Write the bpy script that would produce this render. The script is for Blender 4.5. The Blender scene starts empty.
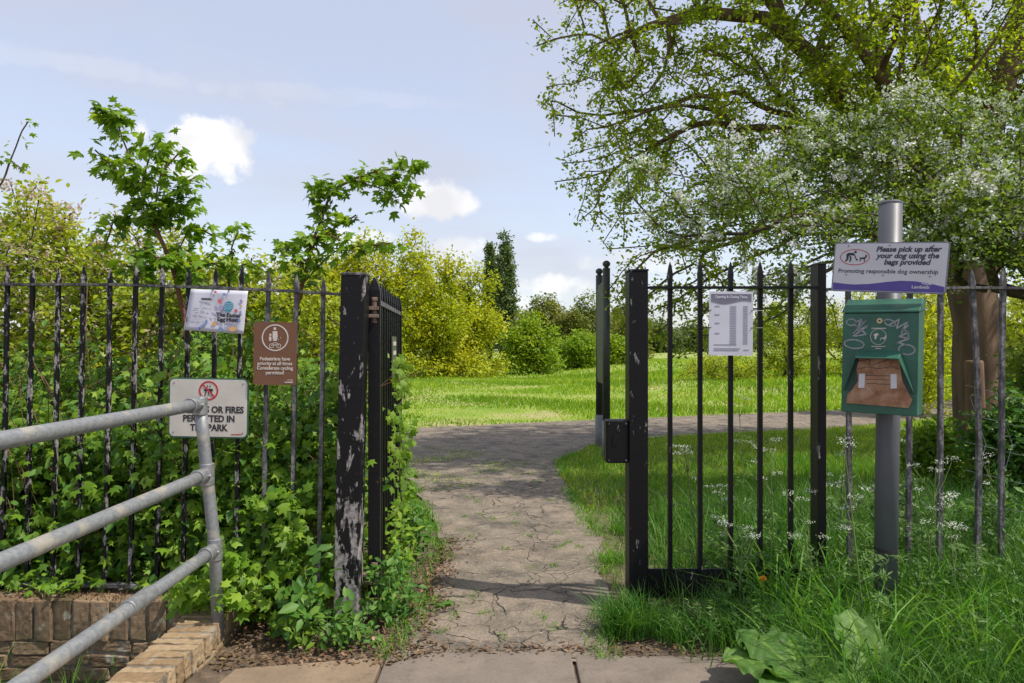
import bpy, bmesh, math, random
import numpy as np
from mathutils import Vector, Matrix

random.seed(7)
rng = np.random.default_rng(11)
R = math.radians
sc = bpy.context.scene
col = sc.collection

# ------------------------------------------------------------------ camera
CH = 1.55
F = 700.0
HOR = 345.0
cam_d = bpy.data.cameras.new("camera")
cam = bpy.data.objects.new("camera", cam_d)
col.objects.link(cam)
cam.location = (0, 0, CH)
cam.rotation_euler = (R(90), 0, 0)
cam_d.sensor_width = 36
cam_d.lens = F / 1024 * 36
cam_d.shift_y = (HOR - 341.5) / 1024
cam_d.clip_start = 0.05
cam_d.clip_end = 3000
sc.camera = cam


def at(px, py, Y):
    return Vector(((px - 512) / F * Y, Y, CH - (py - HOR) / F * Y))


# ------------------------------------------------------------------ light
SUN_EL = R(57)
SUN_AZ = R(110)          # measured from +Y towards +X
sun_dir = Vector((math.sin(SUN_AZ) * math.cos(SUN_EL), math.cos(SUN_AZ) * math.cos(SUN_EL), math.sin(SUN_EL)))
sd = bpy.data.lights.new("sun", 'SUN')
sd.energy = 2.5
sd.angle = R(0.55)
sd.color = (1.0, 0.93, 0.82)
sun = bpy.data.objects.new("sun", sd)
col.objects.link(sun)
sun.rotation_euler = sun_dir.to_track_quat('Z', 'Y').to_euler()
sun.location = (0, 0, 30)

world = bpy.data.worlds.new("World")
sc.world = world
world.use_nodes = True
wt = world.node_tree
wt.nodes.clear()


def N(t, typ, **kw):
    n = t.nodes.new(typ)
    for k, v in kw.items():
        setattr(n, k, v)
    return n


def L(t, a, b):
    t.links.new(a, b)


def val(t, x, sock):
    if hasattr(x, 'links') or hasattr(x, 'is_linked'):
        L(t, x, sock)
    else:
        sock.default_value = x


def mth(t, op, a, b=0.0, c=None, clamp=False):
    n = N(t, 'ShaderNodeMath', operation=op, use_clamp=clamp)
    val(t, a, n.inputs[0]); val(t, b, n.inputs[1])
    if c is not None:
        val(t, c, n.inputs[2])
    return n.outputs[0]


def mixc(t, f, a, b, blend='MIX'):
    n = N(t, 'ShaderNodeMix', data_type='RGBA', blend_type=blend)
    val(t, f, n.inputs[0])
    for x, s in ((a, n.inputs[6]), (b, n.inputs[7])):
        if isinstance(x, (tuple, list)):
            s.default_value = tuple(x) + ((1,) if len(x) == 3 else ())
        else:
            L(t, x, s)
    return n.outputs[2]


sky = N(wt, 'ShaderNodeTexSky', sky_type='NISHITA')
sky.sun_disc = False
sky.sun_elevation = SUN_EL
sky.sun_rotation = SUN_AZ
sky.air_density = 1.0
sky.dust_density = 1.0
sky.ozone_density = 1.0
bg = N(wt, 'ShaderNodeBackground')
bg.inputs[1].default_value = 0.15
geo = N(wt, 'ShaderNodeTexCoord')
dirv = geo.outputs['Generated']
sep = N(wt, 'ShaderNodeSeparateXYZ'); L(wt, dirv, sep.inputs[0])
nz = N(wt, 'ShaderNodeTexNoise'); nz.inputs['Scale'].default_value = 22; nz.inputs['Detail'].default_value = 7
nz.inputs['Roughness'].default_value = 0.55
L(wt, dirv, nz.inputs['Vector'])
clouds = None
# (azimuth right of +Y, elevation) of each small cumulus, half sizes in radians
for (px, py, hw, hh, dens) in ((205, 150, 50, 30, 1.0), (233, 144, 24, 22, .9), (432, 201, 42, 19, .95), (462, 257, 44, 17, .7), (548, 288, 48, 13, .7), (541, 237, 22, 6, .6), (500, 300, 50, 12, .6), (640, 262, 60, 12, .5), (350, 238, 40, 10, .5), (60, 60, 170, 9, .10), (330, 95, 150, 8, .08)):
    d = Vector(((px - 512) / F, 1, (HOR - py) / F)).normalized()
    right = Vector((d.y, -d.x, 0)).normalized()
    up = right.cross(d)
    sub = N(wt, 'ShaderNodeVectorMath', operation='SUBTRACT'); L(wt, dirv, sub.inputs[0]); sub.inputs[1].default_value = d
    dr = N(wt, 'ShaderNodeVectorMath', operation='DOT_PRODUCT'); L(wt, sub.outputs[0], dr.inputs[0]); dr.inputs[1].default_value = right
    du = N(wt, 'ShaderNodeVectorMath', operation='DOT_PRODUCT'); L(wt, sub.outputs[0], du.inputs[0]); du.inputs[1].default_value = up
    a = mth(wt, 'MULTIPLY', dr.outputs['Value'], F / hw)
    b = mth(wt, 'MULTIPLY', du.outputs['Value'], F / hh)
    r2 = mth(wt, 'ADD', mth(wt, 'MULTIPLY', a, a), mth(wt, 'MULTIPLY', b, b))
    body = mth(wt, 'SUBTRACT', 1.15, r2)
    body = mth(wt, 'ADD', body, mth(wt, 'MULTIPLY', mth(wt, 'SUBTRACT', nz.outputs[0], 0.5), 4.2))
    m = N(wt, 'ShaderNodeMapRange', interpolation_type='SMOOTHSTEP'); L(wt, body, m.inputs[0])
    m.inputs[1].default_value = 0.05; m.inputs[2].default_value = 1.05
    mm = mth(wt, 'MULTIPLY', m.outputs[0], dens)
    clouds = mm if clouds is None else mth(wt, 'MAXIMUM', clouds, mm)
nz2 = N(wt, 'ShaderNodeTexNoise'); nz2.inputs['Scale'].default_value = 3.0; nz2.inputs['Detail'].default_value = 4
mp = N(wt, 'ShaderNodeMapping'); mp.inputs['Scale'].default_value = (1, 1, 4); L(wt, dirv, mp.inputs[0]); L(wt, mp.outputs[0], nz2.inputs['Vector'])
veil = N(wt, 'ShaderNodeMapRange'); L(wt, nz2.outputs[0], veil.inputs[0]); veil.inputs[1].default_value = .4; veil.inputs[2].default_value = .75
veil.inputs[3].default_value = .66; veil.inputs[4].default_value = .9
skyc = mixc(wt, veil.outputs[0], sky.outputs[0], (2.2, 2.18, 2.45))
nz3 = N(wt, 'ShaderNodeTexNoise'); nz3.inputs['Scale'].default_value = 14; L(wt, dirv, nz3.inputs['Vector'])
mr_ = N(wt, 'ShaderNodeMapRange'); L(wt, nz3.outputs[0], mr_.inputs[0]); mr_.inputs[1].default_value = .35; mr_.inputs[2].default_value = .6; maprange0 = mr_.outputs[0]
cl = mixc(wt, maprange0, (2.95, 2.95, 3.05), (4.0, 3.95, 3.9))
skyf = mixc(wt, clouds, skyc, cl)
L(wt, skyf, bg.inputs[0])
wo = N(wt, 'ShaderNodeOutputWorld'); L(wt, bg.outputs[0], wo.inputs[0])

sc.view_settings.view_transform = 'Standard'
sc.view_settings.look = 'None'
sc.view_settings.gamma = 1
sc.view_settings.exposure = 0.98
sc.view_settings.use_curve_mapping = False
sc.cycles.max_bounces = 6
sc.cycles.transparent_max_bounces = 4


# ------------------------------------------------------------------ objects helpers
def tag(o, label=None, cat=None, group=None, kind=None):
    if label: o['label'] = label
    if cat: o['category'] = cat
    if group: o['group'] = group
    if kind: o['kind'] = kind
    return o


def empty(name, loc, label, cat, group=None, rz=0.0):
    o = bpy.data.objects.new(name, None)
    o.empty_display_size = .1
    col.objects.link(o)
    o.location = loc
    o.rotation_euler = (0, 0, rz)
    return tag(o, label, cat, group)


def copy_tree(o, parent=None):
    c = o.copy(); col.objects.link(c); c.parent = parent
    for ch in [x for x in bpy.data.objects if x.parent == o]:
        copy_tree(ch, c)
    return c


class MB:
    def __init__(s):
        s.v = []; s.f = []; s.t = []
        s.tint = 0.5

    def add(s, vs, fs):
        b = len(s.v)
        s.v += [tuple(x) for x in vs]; s.t += [s.tint] * len(vs)
        s.f += [tuple(i + b for i in f) for f in fs]

    def box(s, c, h, rot=None, j=0.0):
        c = Vector(c)
        vs = []
        for z in (-1, 1):
            for y in (-1, 1):
                for x in (-1, 1):
                    p = Vector((x * h[0], y * h[1], z * h[2]))
                    if j: p += Vector([random.uniform(-j, j) for _ in range(3)])
                    if rot: p = rot @ p
                    vs.append(c + p)
        s.add(vs, [(0, 2, 3, 1), (4, 5, 7, 6), (0, 1, 5, 4), (2, 6, 7, 3), (0, 4, 6, 2), (1, 3, 7, 5)])

    def loft(s, rings, closed_ends=True):
        n = len(rings[0]); vs = [p for r in rings for p in r]; fs = []
        for k in range(len(rings) - 1):
            for i in range(n):
                j = (i + 1) % n
                fs.append((k * n + i, k * n + j, (k + 1) * n + j, (k + 1) * n + i))
        if closed_ends:
            fs.append(tuple(range(n))[::-1]); fs.append(tuple((len(rings) - 1) * n + i for i in range(n)))
        s.add(vs, fs)

    def tube(s, pts, rad, n=8, cap=True):
        pts = [Vector(p) for p in pts]
        if not hasattr(rad, '__len__'): rad = [rad] * len(pts)
        rings = []; up = None
        for i, p in enumerate(pts):
            d = (pts[min(i + 1, len(pts) - 1)] - pts[max(i - 1, 0)])
            if d.length < 1e-9: d = Vector((0, 0, 1))
            d.normalize()
            if up is None:
                up = d.orthogonal().normalized()
            else:
                up = (up - d * up.dot(d))
                up = up.normalized() if up.length > 1e-6 else d.orthogonal().normalized()
            b = d.cross(up)
            rings.append([p + (up * math.cos(2 * math.pi * k / n) + b * math.sin(2 * math.pi * k / n)) * rad[i] for k in range(n)])
        s.loft(rings, cap)

    def prism(s, pts, y0, y1):
        """outline in (x,z), extruded along y"""
        n = len(pts)
        vs = [(p[0], y0, p[1]) for p in pts] + [(p[0], y1, p[1]) for p in pts]
        fs = [tuple(range(n)), tuple(range(2 * n - 1, n - 1, -1))]
        for i in range(n):
            j = (i + 1) % n
            fs.append((i, i + n, j + n, j))
        s.add(vs, fs)

    def build(s, name, mat, parent=None, world=False, smooth=False, bevel=0):
        me = bpy.data.meshes.new(name)
        v = s.v
        if world and parent is not None:
            l = parent.location
            v = [(p[0] - l[0], p[1] - l[1], p[2] - l[2]) for p in v]
        me.from_pydata(v, [], s.f)
        a = me.attributes.new('tint', 'FLOAT', 'POINT'); a.data.foreach_set('value', s.t)
        me.validate(); 
        bm = bmesh.new(); bm.from_mesh(me); bmesh.ops.recalc_face_normals(bm, faces=bm.faces); bm.to_mesh(me); bm.free()
        if smooth:
            me.polygons.foreach_set('use_smooth', [True] * len(me.polygons))
        me.materials.append(mat)
        o = bpy.data.objects.new(name, me); col.objects.link(o)
        if parent is not None: o.parent = parent
        if bevel:
            m = o.modifiers.new('bevel', 'BEVEL'); m.width = bevel; m.segments = 2; m.limit_method = 'ANGLE'; m.angle_limit = R(35)
        return o


def np_mesh(name, V, T, mat, parent=None, world=False, tint=None, smooth=False):
    """V (n,3) floats, T (m,3) triangle indices"""
    V = np.asarray(V, dtype=np.float32)
    if world and parent is not None:
        V = V - np.array(parent.location, dtype=np.float32)
    T = np.asarray(T, dtype=np.int32)
    me = bpy.data.meshes.new(name)
    me.vertices.add(len(V)); me.vertices.foreach_set('co', V.ravel())
    me.loops.add(T.size); me.loops.foreach_set('vertex_index', T.ravel())
    me.polygons.add(len(T)); me.polygons.foreach_set('loop_start', np.arange(0, T.size, 3, dtype=np.int32))
    me.polygons.foreach_set('loop_total', np.full(len(T), 3, dtype=np.int32))
    if smooth:
        me.polygons.foreach_set('use_smooth', np.ones(len(T), dtype=bool))
    if tint is not None:
        a = me.attributes.new('tint', 'FLOAT', 'POINT'); a.data.foreach_set('value', np.asarray(tint, dtype=np.float32))
    me.update(calc_edges=True)
    me.materials.append(mat)
    o = bpy.data.objects.new(name, me); col.objects.link(o)
    if parent is not None: o.parent = parent
    return o


def normed(a):
    return a / np.maximum(np.linalg.norm(a, axis=1, keepdims=True), 1e-9)


def scatter_arrays(tpl, P, Nrm, S, tipdir=None):
    """instances of a template leaf; returns verts, tris, tint"""
    TV, TF = tpl
    n = len(P)
    z = normed(Nrm)
    if tipdir is None:
        tipdir = rng.normal(size=(n, 3))
    y = tipdir - z * np.sum(tipdir * z, axis=1, keepdims=True)
    y = normed(y)
    x = np.cross(y, z)
    S = np.broadcast_to(np.asarray(S, dtype=float).reshape(-1, 1, 1), (n, 1, 1))
    V = (x[:, None, :] * TV[None, :, 0:1] + y[:, None, :] * TV[None, :, 1:2] + z[:, None, :] * TV[None, :, 2:3]) * S + P[:, None, :]
    k = len(TV)
    T = TF[None, :, :] + (np.arange(n) * k)[:, None, None]
    tint = np.repeat(np.clip(rng.normal(.5, .2, n), 0, 1), k)
    return V.reshape(-1, 3), T.reshape(-1, 3), tint


def scatter(name, tpl, P, Nrm, S, mat, parent=None, world=True, tipdir=None, tint=None):
    V, T, t = scatter_arrays(tpl, np.asarray(P, float), np.asarray(Nrm, float), S, tipdir)
    if tint is not None: t = np.repeat(tint, len(tpl[0]))
    return np_mesh(name, V, T, mat, parent, world, t)


# leaf templates ------------------------------------------------------------
def fan(outline, centre=(0, .4, 0), curl=.3):
    pts = [centre] + [(x, y, -curl * ((x - centre[0]) ** 2 + (y - centre[1]) ** 2)) for x, y in outline]
    n = len(outline)
    return np.array(pts, float), np.array([(0, 1 + i, 1 + (i + 1) % n) for i in range(n)])


def lobed(rs, c=.42, curl=.35):
    out = []
    for a, r in rs:
        out.append((math.cos(R(a)) * r, c + math.sin(R(a)) * r))
    return fan(out, (0, c, 0.03), curl)


MAPLE = lobed([(-90, .36), (-62, .40), (-28, .50), (-8, .28), (18, .44), (34, .62), (52, .40), (64, .27), (78, .45), (90, .66), (102, .45), (116, .27), (128, .40), (146, .62), (162, .44), (188, .28), (208, .50), (242, .40)])
FIELD = lobed([(-90, .34), (-30, .46), (-2, .28), (35, .58), (62, .27), (90, .62), (118, .27), (145, .58), (182, .28), (210, .46)])
OVATE = (np.array([(0, 0, 0), (.24, .3, .07), (.2, .68, .05), (0, 1, -.1), (-.2, .68, .05), (-.24, .3, .07), (0, .4, 0)], float),
         np.array([(0, 1, 6), (1, 2, 6), (2, 3, 6), (3, 4, 6), (4, 5, 6), (5, 0, 6)]))
DIAM = (np.array([(0, 0, 0), (.3, .5, .08), (0, 1, -.08), (-.3, .5, .08)], float), np.array([(0, 1, 2), (0, 2, 3)]))
PETAL = (np.array([(0, 0, 0), (.5, .45, .15), (0, 1, .2), (-.5, .45, .15)], float), np.array([(0, 1, 2), (0, 2, 3)]))
NARROW = (np.array([(0, 0, 0), (.12, .4, .03), (0, 1, -.06), (-.12, .4, .03)], float), np.array([(0, 1, 2), (0, 2, 3)]))


def blades(P, h, w, bend, tint=None):
    n = len(P)
    h = np.broadcast_to(h, (n,)); w = np.broadcast_to(w, (n,)); bend = np.broadcast_to(bend, (n,))
    a = rng.uniform(0, 2 * np.pi, n); f = rng.uniform(0, 2 * np.pi, n)
    d = np.stack([np.cos(a), np.sin(a), np.zeros(n)], 1)
    s = np.stack([np.cos(f), np.sin(f), np.zeros(n)], 1)
    V = np.zeros((n, 7, 3))
    for k, (t, ww) in enumerate(((0, .8), (.35, 1), (.7, .65))):
        c = P + d * (bend * h * t * t)[:, None] + np.array([0, 0, 1.]) * (h * (t - .35 * bend * t * t))[:, None]
        V[:, 2 * k] = c - s * (w * ww / 2)[:, None]; V[:, 2 * k + 1] = c + s * (w * ww / 2)[:, None]
    V[:, 6] = P + d * (bend * h)[:, None] + np.array([0, 0, 1.]) * (h * (1 - .35 * bend))[:, None]
    TF = np.array([(0, 1, 3), (0, 3, 2), (2, 3, 5), (2, 5, 4), (4, 5, 6)])
    T = TF[None] + (np.arange(n) * 7)[:, None, None]
    if tint is None: tint = np.clip(rng.normal(.5, .22, n), 0, 1)
    return V.reshape(-1, 3), T.reshape(-1, 3), np.repeat(tint, 7)


def grass(name, P, h, w, bend, mat, label=None, kind=None, parent=None, world=False, tint=None, cat=None, group=None):
    V, T, t = blades(P, h, w, bend, tint)
    o = np_mesh(name, V, T, mat, parent, world, t)
    if label: tag(o, label, cat, group, kind)
    return o


# ------------------------------------------------------------------ materials
def new_mat(name):
    m = bpy.data.materials.new(name); m.use_nodes = True
    t = m.node_tree; t.nodes.clear()
    out = N(t, 'ShaderNodeOutputMaterial')
    b = N(t, 'ShaderNodeBsdfPrincipled')
    L(t, b.outputs[0], out.inputs[0])
    return m, t, b, out


def ramp(t, fac, stops):
    r = N(t, 'ShaderNodeValToRGB')
    L(t, fac, r.inputs[0])
    e = r.color_ramp.elements
    while len(e) > 2: e.remove(e[-1])
    for i, (p, c) in enumerate(stops):
        if i < 2: x = e[i]
        else: x = e.new(p)
        x.position = p
        x.color = tuple(c) + (1,) if len(c) == 3 else c
    return r.outputs[0]


def noise(t, scale, detail=4, rough=.55, dist=0.0, vec=None, stretch=None):
    n = N(t, 'ShaderNodeTexNoise'); n.inputs['Scale'].default_value = scale; n.inputs['Detail'].default_value = detail
    n.inputs['Roughness'].default_value = rough; n.inputs['Distortion'].default_value = dist
    if vec is None:
        vec = N(t, 'ShaderNodeTexCoord').outputs['Object']
    if stretch:
        mp = N(t, 'ShaderNodeMapping'); mp.inputs['Scale'].default_value = stretch; L(t, vec, mp.inputs[0]); vec = mp.outputs[0]
    L(t, vec, n.inputs['Vector'])
    return n.outputs[0]


def maprange(t, x, a, b, c=0., d=1.):
    m = N(t, 'ShaderNodeMapRange'); L(t, x, m.inputs[0])
    for i, v in zip((1, 2, 3, 4), (a, b, c, d)): m.inputs[i].default_value = v
    return m.outputs[0]


def bump(t, b, h, strength=.4, dist=.01):
    n = N(t, 'ShaderNodeBump'); n.inputs['Strength'].default_value = strength; n.inputs['Distance'].default_value = dist
    L(t, h, n.inputs['Height']); L(t, n.outputs[0], b.inputs['Normal'])
    return n


def geopos(t):
    return N(t, 'ShaderNodeNewGeometry').outputs['Position']


def leaf_mat(name, dark, mid, light, trans=.42, tcol=None, patch=1.2, rough=.5):
    m, t, b, out = new_mat(name)
    at_ = N(t, 'ShaderNodeAttribute', attribute_name='tint')
    c = ramp(t, at_.outputs['Fac'], [(0.08, dark), (.5, mid), (.95, light)])
    p = noise(t, patch, 2, vec=geopos(t))
    c = mixc(t, maprange(t, p, .38, .62), c, mixc(t, 1.0, c, (.78, .9, .7), 'MULTIPLY'))
    L(t, c, b.inputs['Base Color'])
    b.inputs['Roughness'].default_value = rough
    b.inputs['Specular IOR Level'].default_value = .35
    tr = N(t, 'ShaderNodeBsdfTranslucent')
    tc = mixc(t, 1.0, c, tcol or (1.5, 1.35, .7), 'MULTIPLY')
    L(t, tc, tr.inputs[0])
    mx = N(t, 'ShaderNodeMixShader'); mx.inputs[0].default_value = trans
    L(t, b.outputs[0], mx.inputs[1]); L(t, tr.outputs[0], mx.inputs[2]); L(t, mx.outputs[0], out.inputs[0])
    return m


M = {}
M['maple'] = leaf_mat('maple_leaf', (.075, .16, .014), (.18, .32, .028), (.33, .47, .05), trans=.5)
M['hop'] = leaf_mat('hop_leaf', (.09, .18, .016), (.20, .35, .03), (.36, .49, .06))
M['shrub'] = leaf_mat('shrub_leaf', (.17, .24, .018), (.35, .43, .035), (.52, .55, .08), trans=.5)
M['plane'] = leaf_mat('plane_leaf', (.12, .18, .015), (.27, .35, .03), (.46, .50, .05), trans=.58, tcol=(1.6, 1.55, .5))
M['haw'] = leaf_mat('hawthorn_leaf', (.08, .14, .02), (.16, .25, .035), (.27, .35, .06))
M['yellow'] = leaf_mat('yellow_leaf', (.30, .34, .02), (.52, .53, .03), (.66, .64, .05), trans=.5, tcol=(1.15, 1.12, .5), patch=.5)
M['bright'] = leaf_mat('bright_leaf', (.12, .20, .01), (.25, .37, .02), (.37, .47, .04), patch=.5)
M['sunshrub'] = leaf_mat('sunlit_leaf', (.18, .25, .02), (.36, .43, .035), (.50, .54, .06), trans=.5, patch=.8)
M['poplar'] = leaf_mat('poplar_leaf', (.07, .11, .04), (.13, .19, .07), (.20, .27, .11), patch=.5, trans=.3)
M['olive'] = leaf_mat('olive_leaf', (.11, .13, .03), (.20, .23, .05), (.30, .31, .08), patch=.4)
M['fargreen'] = leaf_mat('far_leaf', (.07, .11, .035), (.12, .17, .05), (.19, .25, .08), patch=.2)
M['blossom'] = leaf_mat('blossom', (.62, .60, .56), (.78, .77, .74), (.85, .84, .82), trans=.3, tcol=(1, 1, 1))
M['pinkblossom'] = leaf_mat('faded_blossom', (.42, .27, .20), (.62, .46, .36), (.72, .62, .50), trans=.4, tcol=(1.1, 1, .9))
M['grass'] = leaf_mat('grass_blade', (.055, .16, .014), (.13, .32, .028), (.28, .45, .06), trans=.35, patch=.8)
M['meadow'] = leaf_mat('meadow_blade', (.14, .25, .012), (.25, .40, .02), (.40, .52, .05), trans=.4, patch=.35)
M['lawn'] = leaf_mat('lawn_blade', (.14, .26, .02), (.28, .44, .03), (.52, .54, .10), trans=.3, patch=.9)
M['verge'] = leaf_mat('verge_blade', (.025, .085, .014), (.075, .21, .028), (.20, .36, .06), trans=.35, patch=1.5)
M['weed'] = leaf_mat('weed_leaf', (.045, .12, .02), (.09, .21, .03), (.20, .33, .05), trans=.35, patch=2)
M['parsley'] = leaf_mat('parsley_leaf', (.06, .13, .03), (.11, .20, .05), (.18, .28, .08), trans=.3)
M['litter'] = leaf_mat('dead_leaf', (.06, .035, .02), (.16, .09, .05), (.32, .20, .12), trans=.05, tcol=(1, .8, .6))


def stem_mat(name, a, b_, scale=6):
    m, t, b, out = new_mat(name)
    n = noise(t, scale, 5, stretch=(1, 1, .25))
    L(t, ramp(t, n, [(.3, a), (.7, b_)]), b.inputs['Base Color'])
    b.inputs['Roughness'].default_value = .85
    bump(t, b, noise(t, scale * 3, 5, stretch=(1, 1, .3)), .6, .02)
    return m


M['bark'] = stem_mat('plane_bark', (.06, .037, .021), (.21, .13, .075), 4)
M['twig'] = stem_mat('twig_bark', (.05, .038, .025), (.12, .09, .055), 8)
M['greenstem'] = stem_mat('green_stem', (.10, .17, .04), (.2, .26, .08), 9)
M['redstem'] = stem_mat('red_stem', (.12, .045, .025), (.22, .09, .05), 9)
M['timber'] = stem_mat('weathered_timber', (.10, .055, .028), (.23, .135, .07), 5)


def iron(name, base=(.008, .008, .009), peel=(.30, .29, .29), lo=.55, hi=.6, scale=14, rust=True, rough=.42, low=0.0):
    m, t, b, out = new_mat(name)
    n = noise(t, scale, 6, .65, 0.2, stretch=(1, 1, .35))
    if low:
        z = N(t, 'ShaderNodeSeparateXYZ'); L(t, N(t, 'ShaderNodeTexCoord').outputs['Object'], z.inputs[0])
        n = mth(t, 'ADD', n, maprange(t, z.outputs[2], 0, 1.0, low, 0))
    f = maprange(t, n, lo, hi)
    pn = noise(t, scale * 2.3, 4)
    pc = ramp(t, pn, [(.35, (.10, .09, .085)), (.6, peel)])
    c = mixc(t, f, base, pc)
    if rust:
        rn = noise(t, scale * 1.7, 5, .7)
        c = mixc(t, maprange(t, rn, .66, .72), c, (.13, .05, .025))
    L(t, c, b.inputs['Base Color'])
    b.inputs['Specular IOR Level'].default_value = .22
    L(t, maprange(t, f, 0, 1, rough, .8), b.inputs['Roughness'])
    bump(t, b, mth(t, 'SUBTRACT', pn, mth(t, 'MULTIPLY', f, .5)), .35, .004)
    return m


M['iron_old'] = iron('peeling_black_paint', lo=.535, hi=.575, scale=34, peel=(.36, .34, .34))
M['iron_grey'] = iron('worn_grey_iron', base=(.045, .043, .048), lo=.42, hi=.60, scale=24, peel=(.24, .23, .24))
M['iron_post'] = iron('peeling_post_paint', lo=.57, hi=.595, scale=15, peel=(.34, .32, .31), low=.16)
M['iron_new'] = iron('black_gloss_paint', base=(.006, .006, .007), lo=.635, hi=.66, scale=30, rough=.45, peel=(.2, .2, .2), rust=False)
M['iron_gate'] = iron('gate_black_paint', base=(.008, .008, .009), lo=.66, hi=.72, scale=12, rough=.4)
M['rustmetal'] = iron('rusty_hinge', base=(.16, .10, .07), lo=.4, hi=.6, scale=30, peel=(.3, .22, .17))


def simple(name, c, rough=.5, metal=0.0, var=.12, scale=20, bmp=0.0):
    m, t, b, out = new_mat(name)
    n = noise(t, scale, 4)
    c2 = tuple(x * (1 - var * 2) for x in c)
    L(t, ramp(t, n, [(.3, c2), (.7, c)]), b.inputs['Base Color'])
    b.inputs['Roughness'].default_value = rough; b.inputs['Metallic'].default_value = metal
    if bmp: bump(t, b, n, bmp, .003)
    return m


# galvanised handrail: zinc tube with buff scuffs
m, t, b, out = new_mat('galvanised_steel')
n1 = noise(t, 5, 5, .6); n2 = noise(t, 60, 3)
c = ramp(t, n2, [(.3, (.20, .21, .22)), (.7, (.30, .31, .32))])
c = mixc(t, maprange(t, n1, .54, .62), c, (.40, .37, .31))
L(t, c, b.inputs['Base Color']); b.inputs['Metallic'].default_value = .35; b.inputs['Roughness'].default_value = .5
bump(t, b, n2, .15, .002)
M['galv'] = m
M['fitting'] = simple('galvanised_fitting', (.40, .41, .42), .45, .6, .2, 40, .3)
M['polegrey'] = simple('grey_pole_paint', (.115, .118, .135), .45, .1, .1, 6)
M['purple'] = simple('purple_print', (.10, .07, .33), .45)
M['ink'] = simple('dark_ink', (.05, .05, .09), .5)
M['black_ink'] = simple('black_ink', (.03, .025, .03), .5)
M['red'] = simple('red_print', (.50, .035, .04), .5)
M['whitesign'] = simple('sign_white', (.62, .61, .64), .4, 0, .06, 5)
M['paper'] = simple('paper_laminate', (.60, .60, .68), .35, 0, .05, 6)
M['offwhite'] = simple('weathered_white', (.60, .56, .50), .5, 0, .10, 7)
M['signgreen'] = simple('sign_border_green', (.04, .13, .085), .5)
M['brown'] = simple('brown_sign', (.17, .075, .035), .45, 0, .08, 9)
M['cream'] = simple('cream_print', (.66, .58, .52), .5)
M['darkgrey'] = simple('header_grey', (.19, .18, .24), .5)
M['greyink'] = simple('grey_ink', (.33, .32, .40), .5)
M['teal'] = simple('teal_print', (.04, .30, .42), .5)
M['pblue'] = simple('blue_print', (.22, .32, .58), .5)
M['pred'] = simple('pink_print', (.65, .14, .17), .5)
M['porange'] = simple('orange_print', (.72, .42, .18), .5)
M['plilac'] = simple('lilac_print', (.40, .34, .58), .5)
M['signmetal'] = simple('sign_frame', (.22, .22, .27), .4, .3)
M['dispenser'] = simple('green_powder_coat', (.032, .135, .088), .42, 0, .2, 9, .2)
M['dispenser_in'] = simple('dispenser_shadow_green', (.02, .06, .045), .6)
M['lichgreen'] = simple('algae_green_paint', (.10, .12, .07), .55, 0, .2, 12)
M['boardgreen'] = simple('dark_olive_paint', (.055, .062, .05), .45, .1, .15, 6)
M['footgrey'] = simple('grey_footing', (.27, .27, .28), .7, 0, .2, 25)
M['graffiti'] = simple('graffiti_marker', (.42, .42, .44), .5, 0, .2, 60)
M['brass'] = simple('brass_lock', (.55, .45, .28), .35, .7)
M['wire'] = simple('galvanised_wire', (.30, .33, .33), .5, .4)
M['cable'] = simple('black_cable_tie', (.01, .01, .01), .4)
M['flower'] = simple('dandelion_yellow', (.85, .42, .02), .6)
# dispenser rust
m, t, b, out = new_mat('rusty_cardboard')
n1 = noise(t, 14, 5, .6, .3); n2 = noise(t, 50, 3)
c = ramp(t, n1, [(.3, (.14, .06, .03)), (.5, (.33, .17, .09)), (.7, (.50, .33, .22))])
L(t, mixc(t, maprange(t, n2, .3, .7, 0, .4), c, (.25, .12, .07)), b.inputs['Base Color']); b.inputs['Roughness'].default_value = .8
M['rustcard'] = m

# brick
def brick_mat(name, cols, lich=.5):
    m, t, b, out = new_mat(name)
    a = N(t, 'ShaderNodeAttribute', attribute_name='tint')
    c = ramp(t, a.outputs['Fac'], cols)
    n = noise(t, 9, 6, .6, vec=geopos(t)); n2 = noise(t, 45, 5, .6, vec=geopos(t))
    c = mixc(t, maprange(t, n2, .35, .7, 0, .55), c, mixc(t, 1.0, c, (.45, .42, .4), 'MULTIPLY'))
    c = mixc(t, maprange(t, n, .58, .66, 0, lich), c, (.34, .33, .27))
    c = mixc(t, maprange(t, noise(t, 5, 4, vec=geopos(t)), .55, .7, 0, .5), c, (.06, .065, .02))
    L(t, c, b.inputs['Base Color']); b.inputs['Roughness'].default_value = .9
    bump(t, b, n2, .7, .006)
    return m


M['brick'] = brick_mat('old_stock_brick', [(.0, (.15, .095, .055)), (.5, (.22, .148, .088)), (1, (.29, .20, .12))], .75)
M['brickwarm'] = brick_mat('orange_stock_brick', [(.0, (.23, .15, .08)), (.5, (.32, .22, .12)), (1, (.38, .28, .165))], .5)
M['mortar'] = simple('mortar', (.25, .21, .16), .95, 0, .3, 30, .6)

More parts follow.
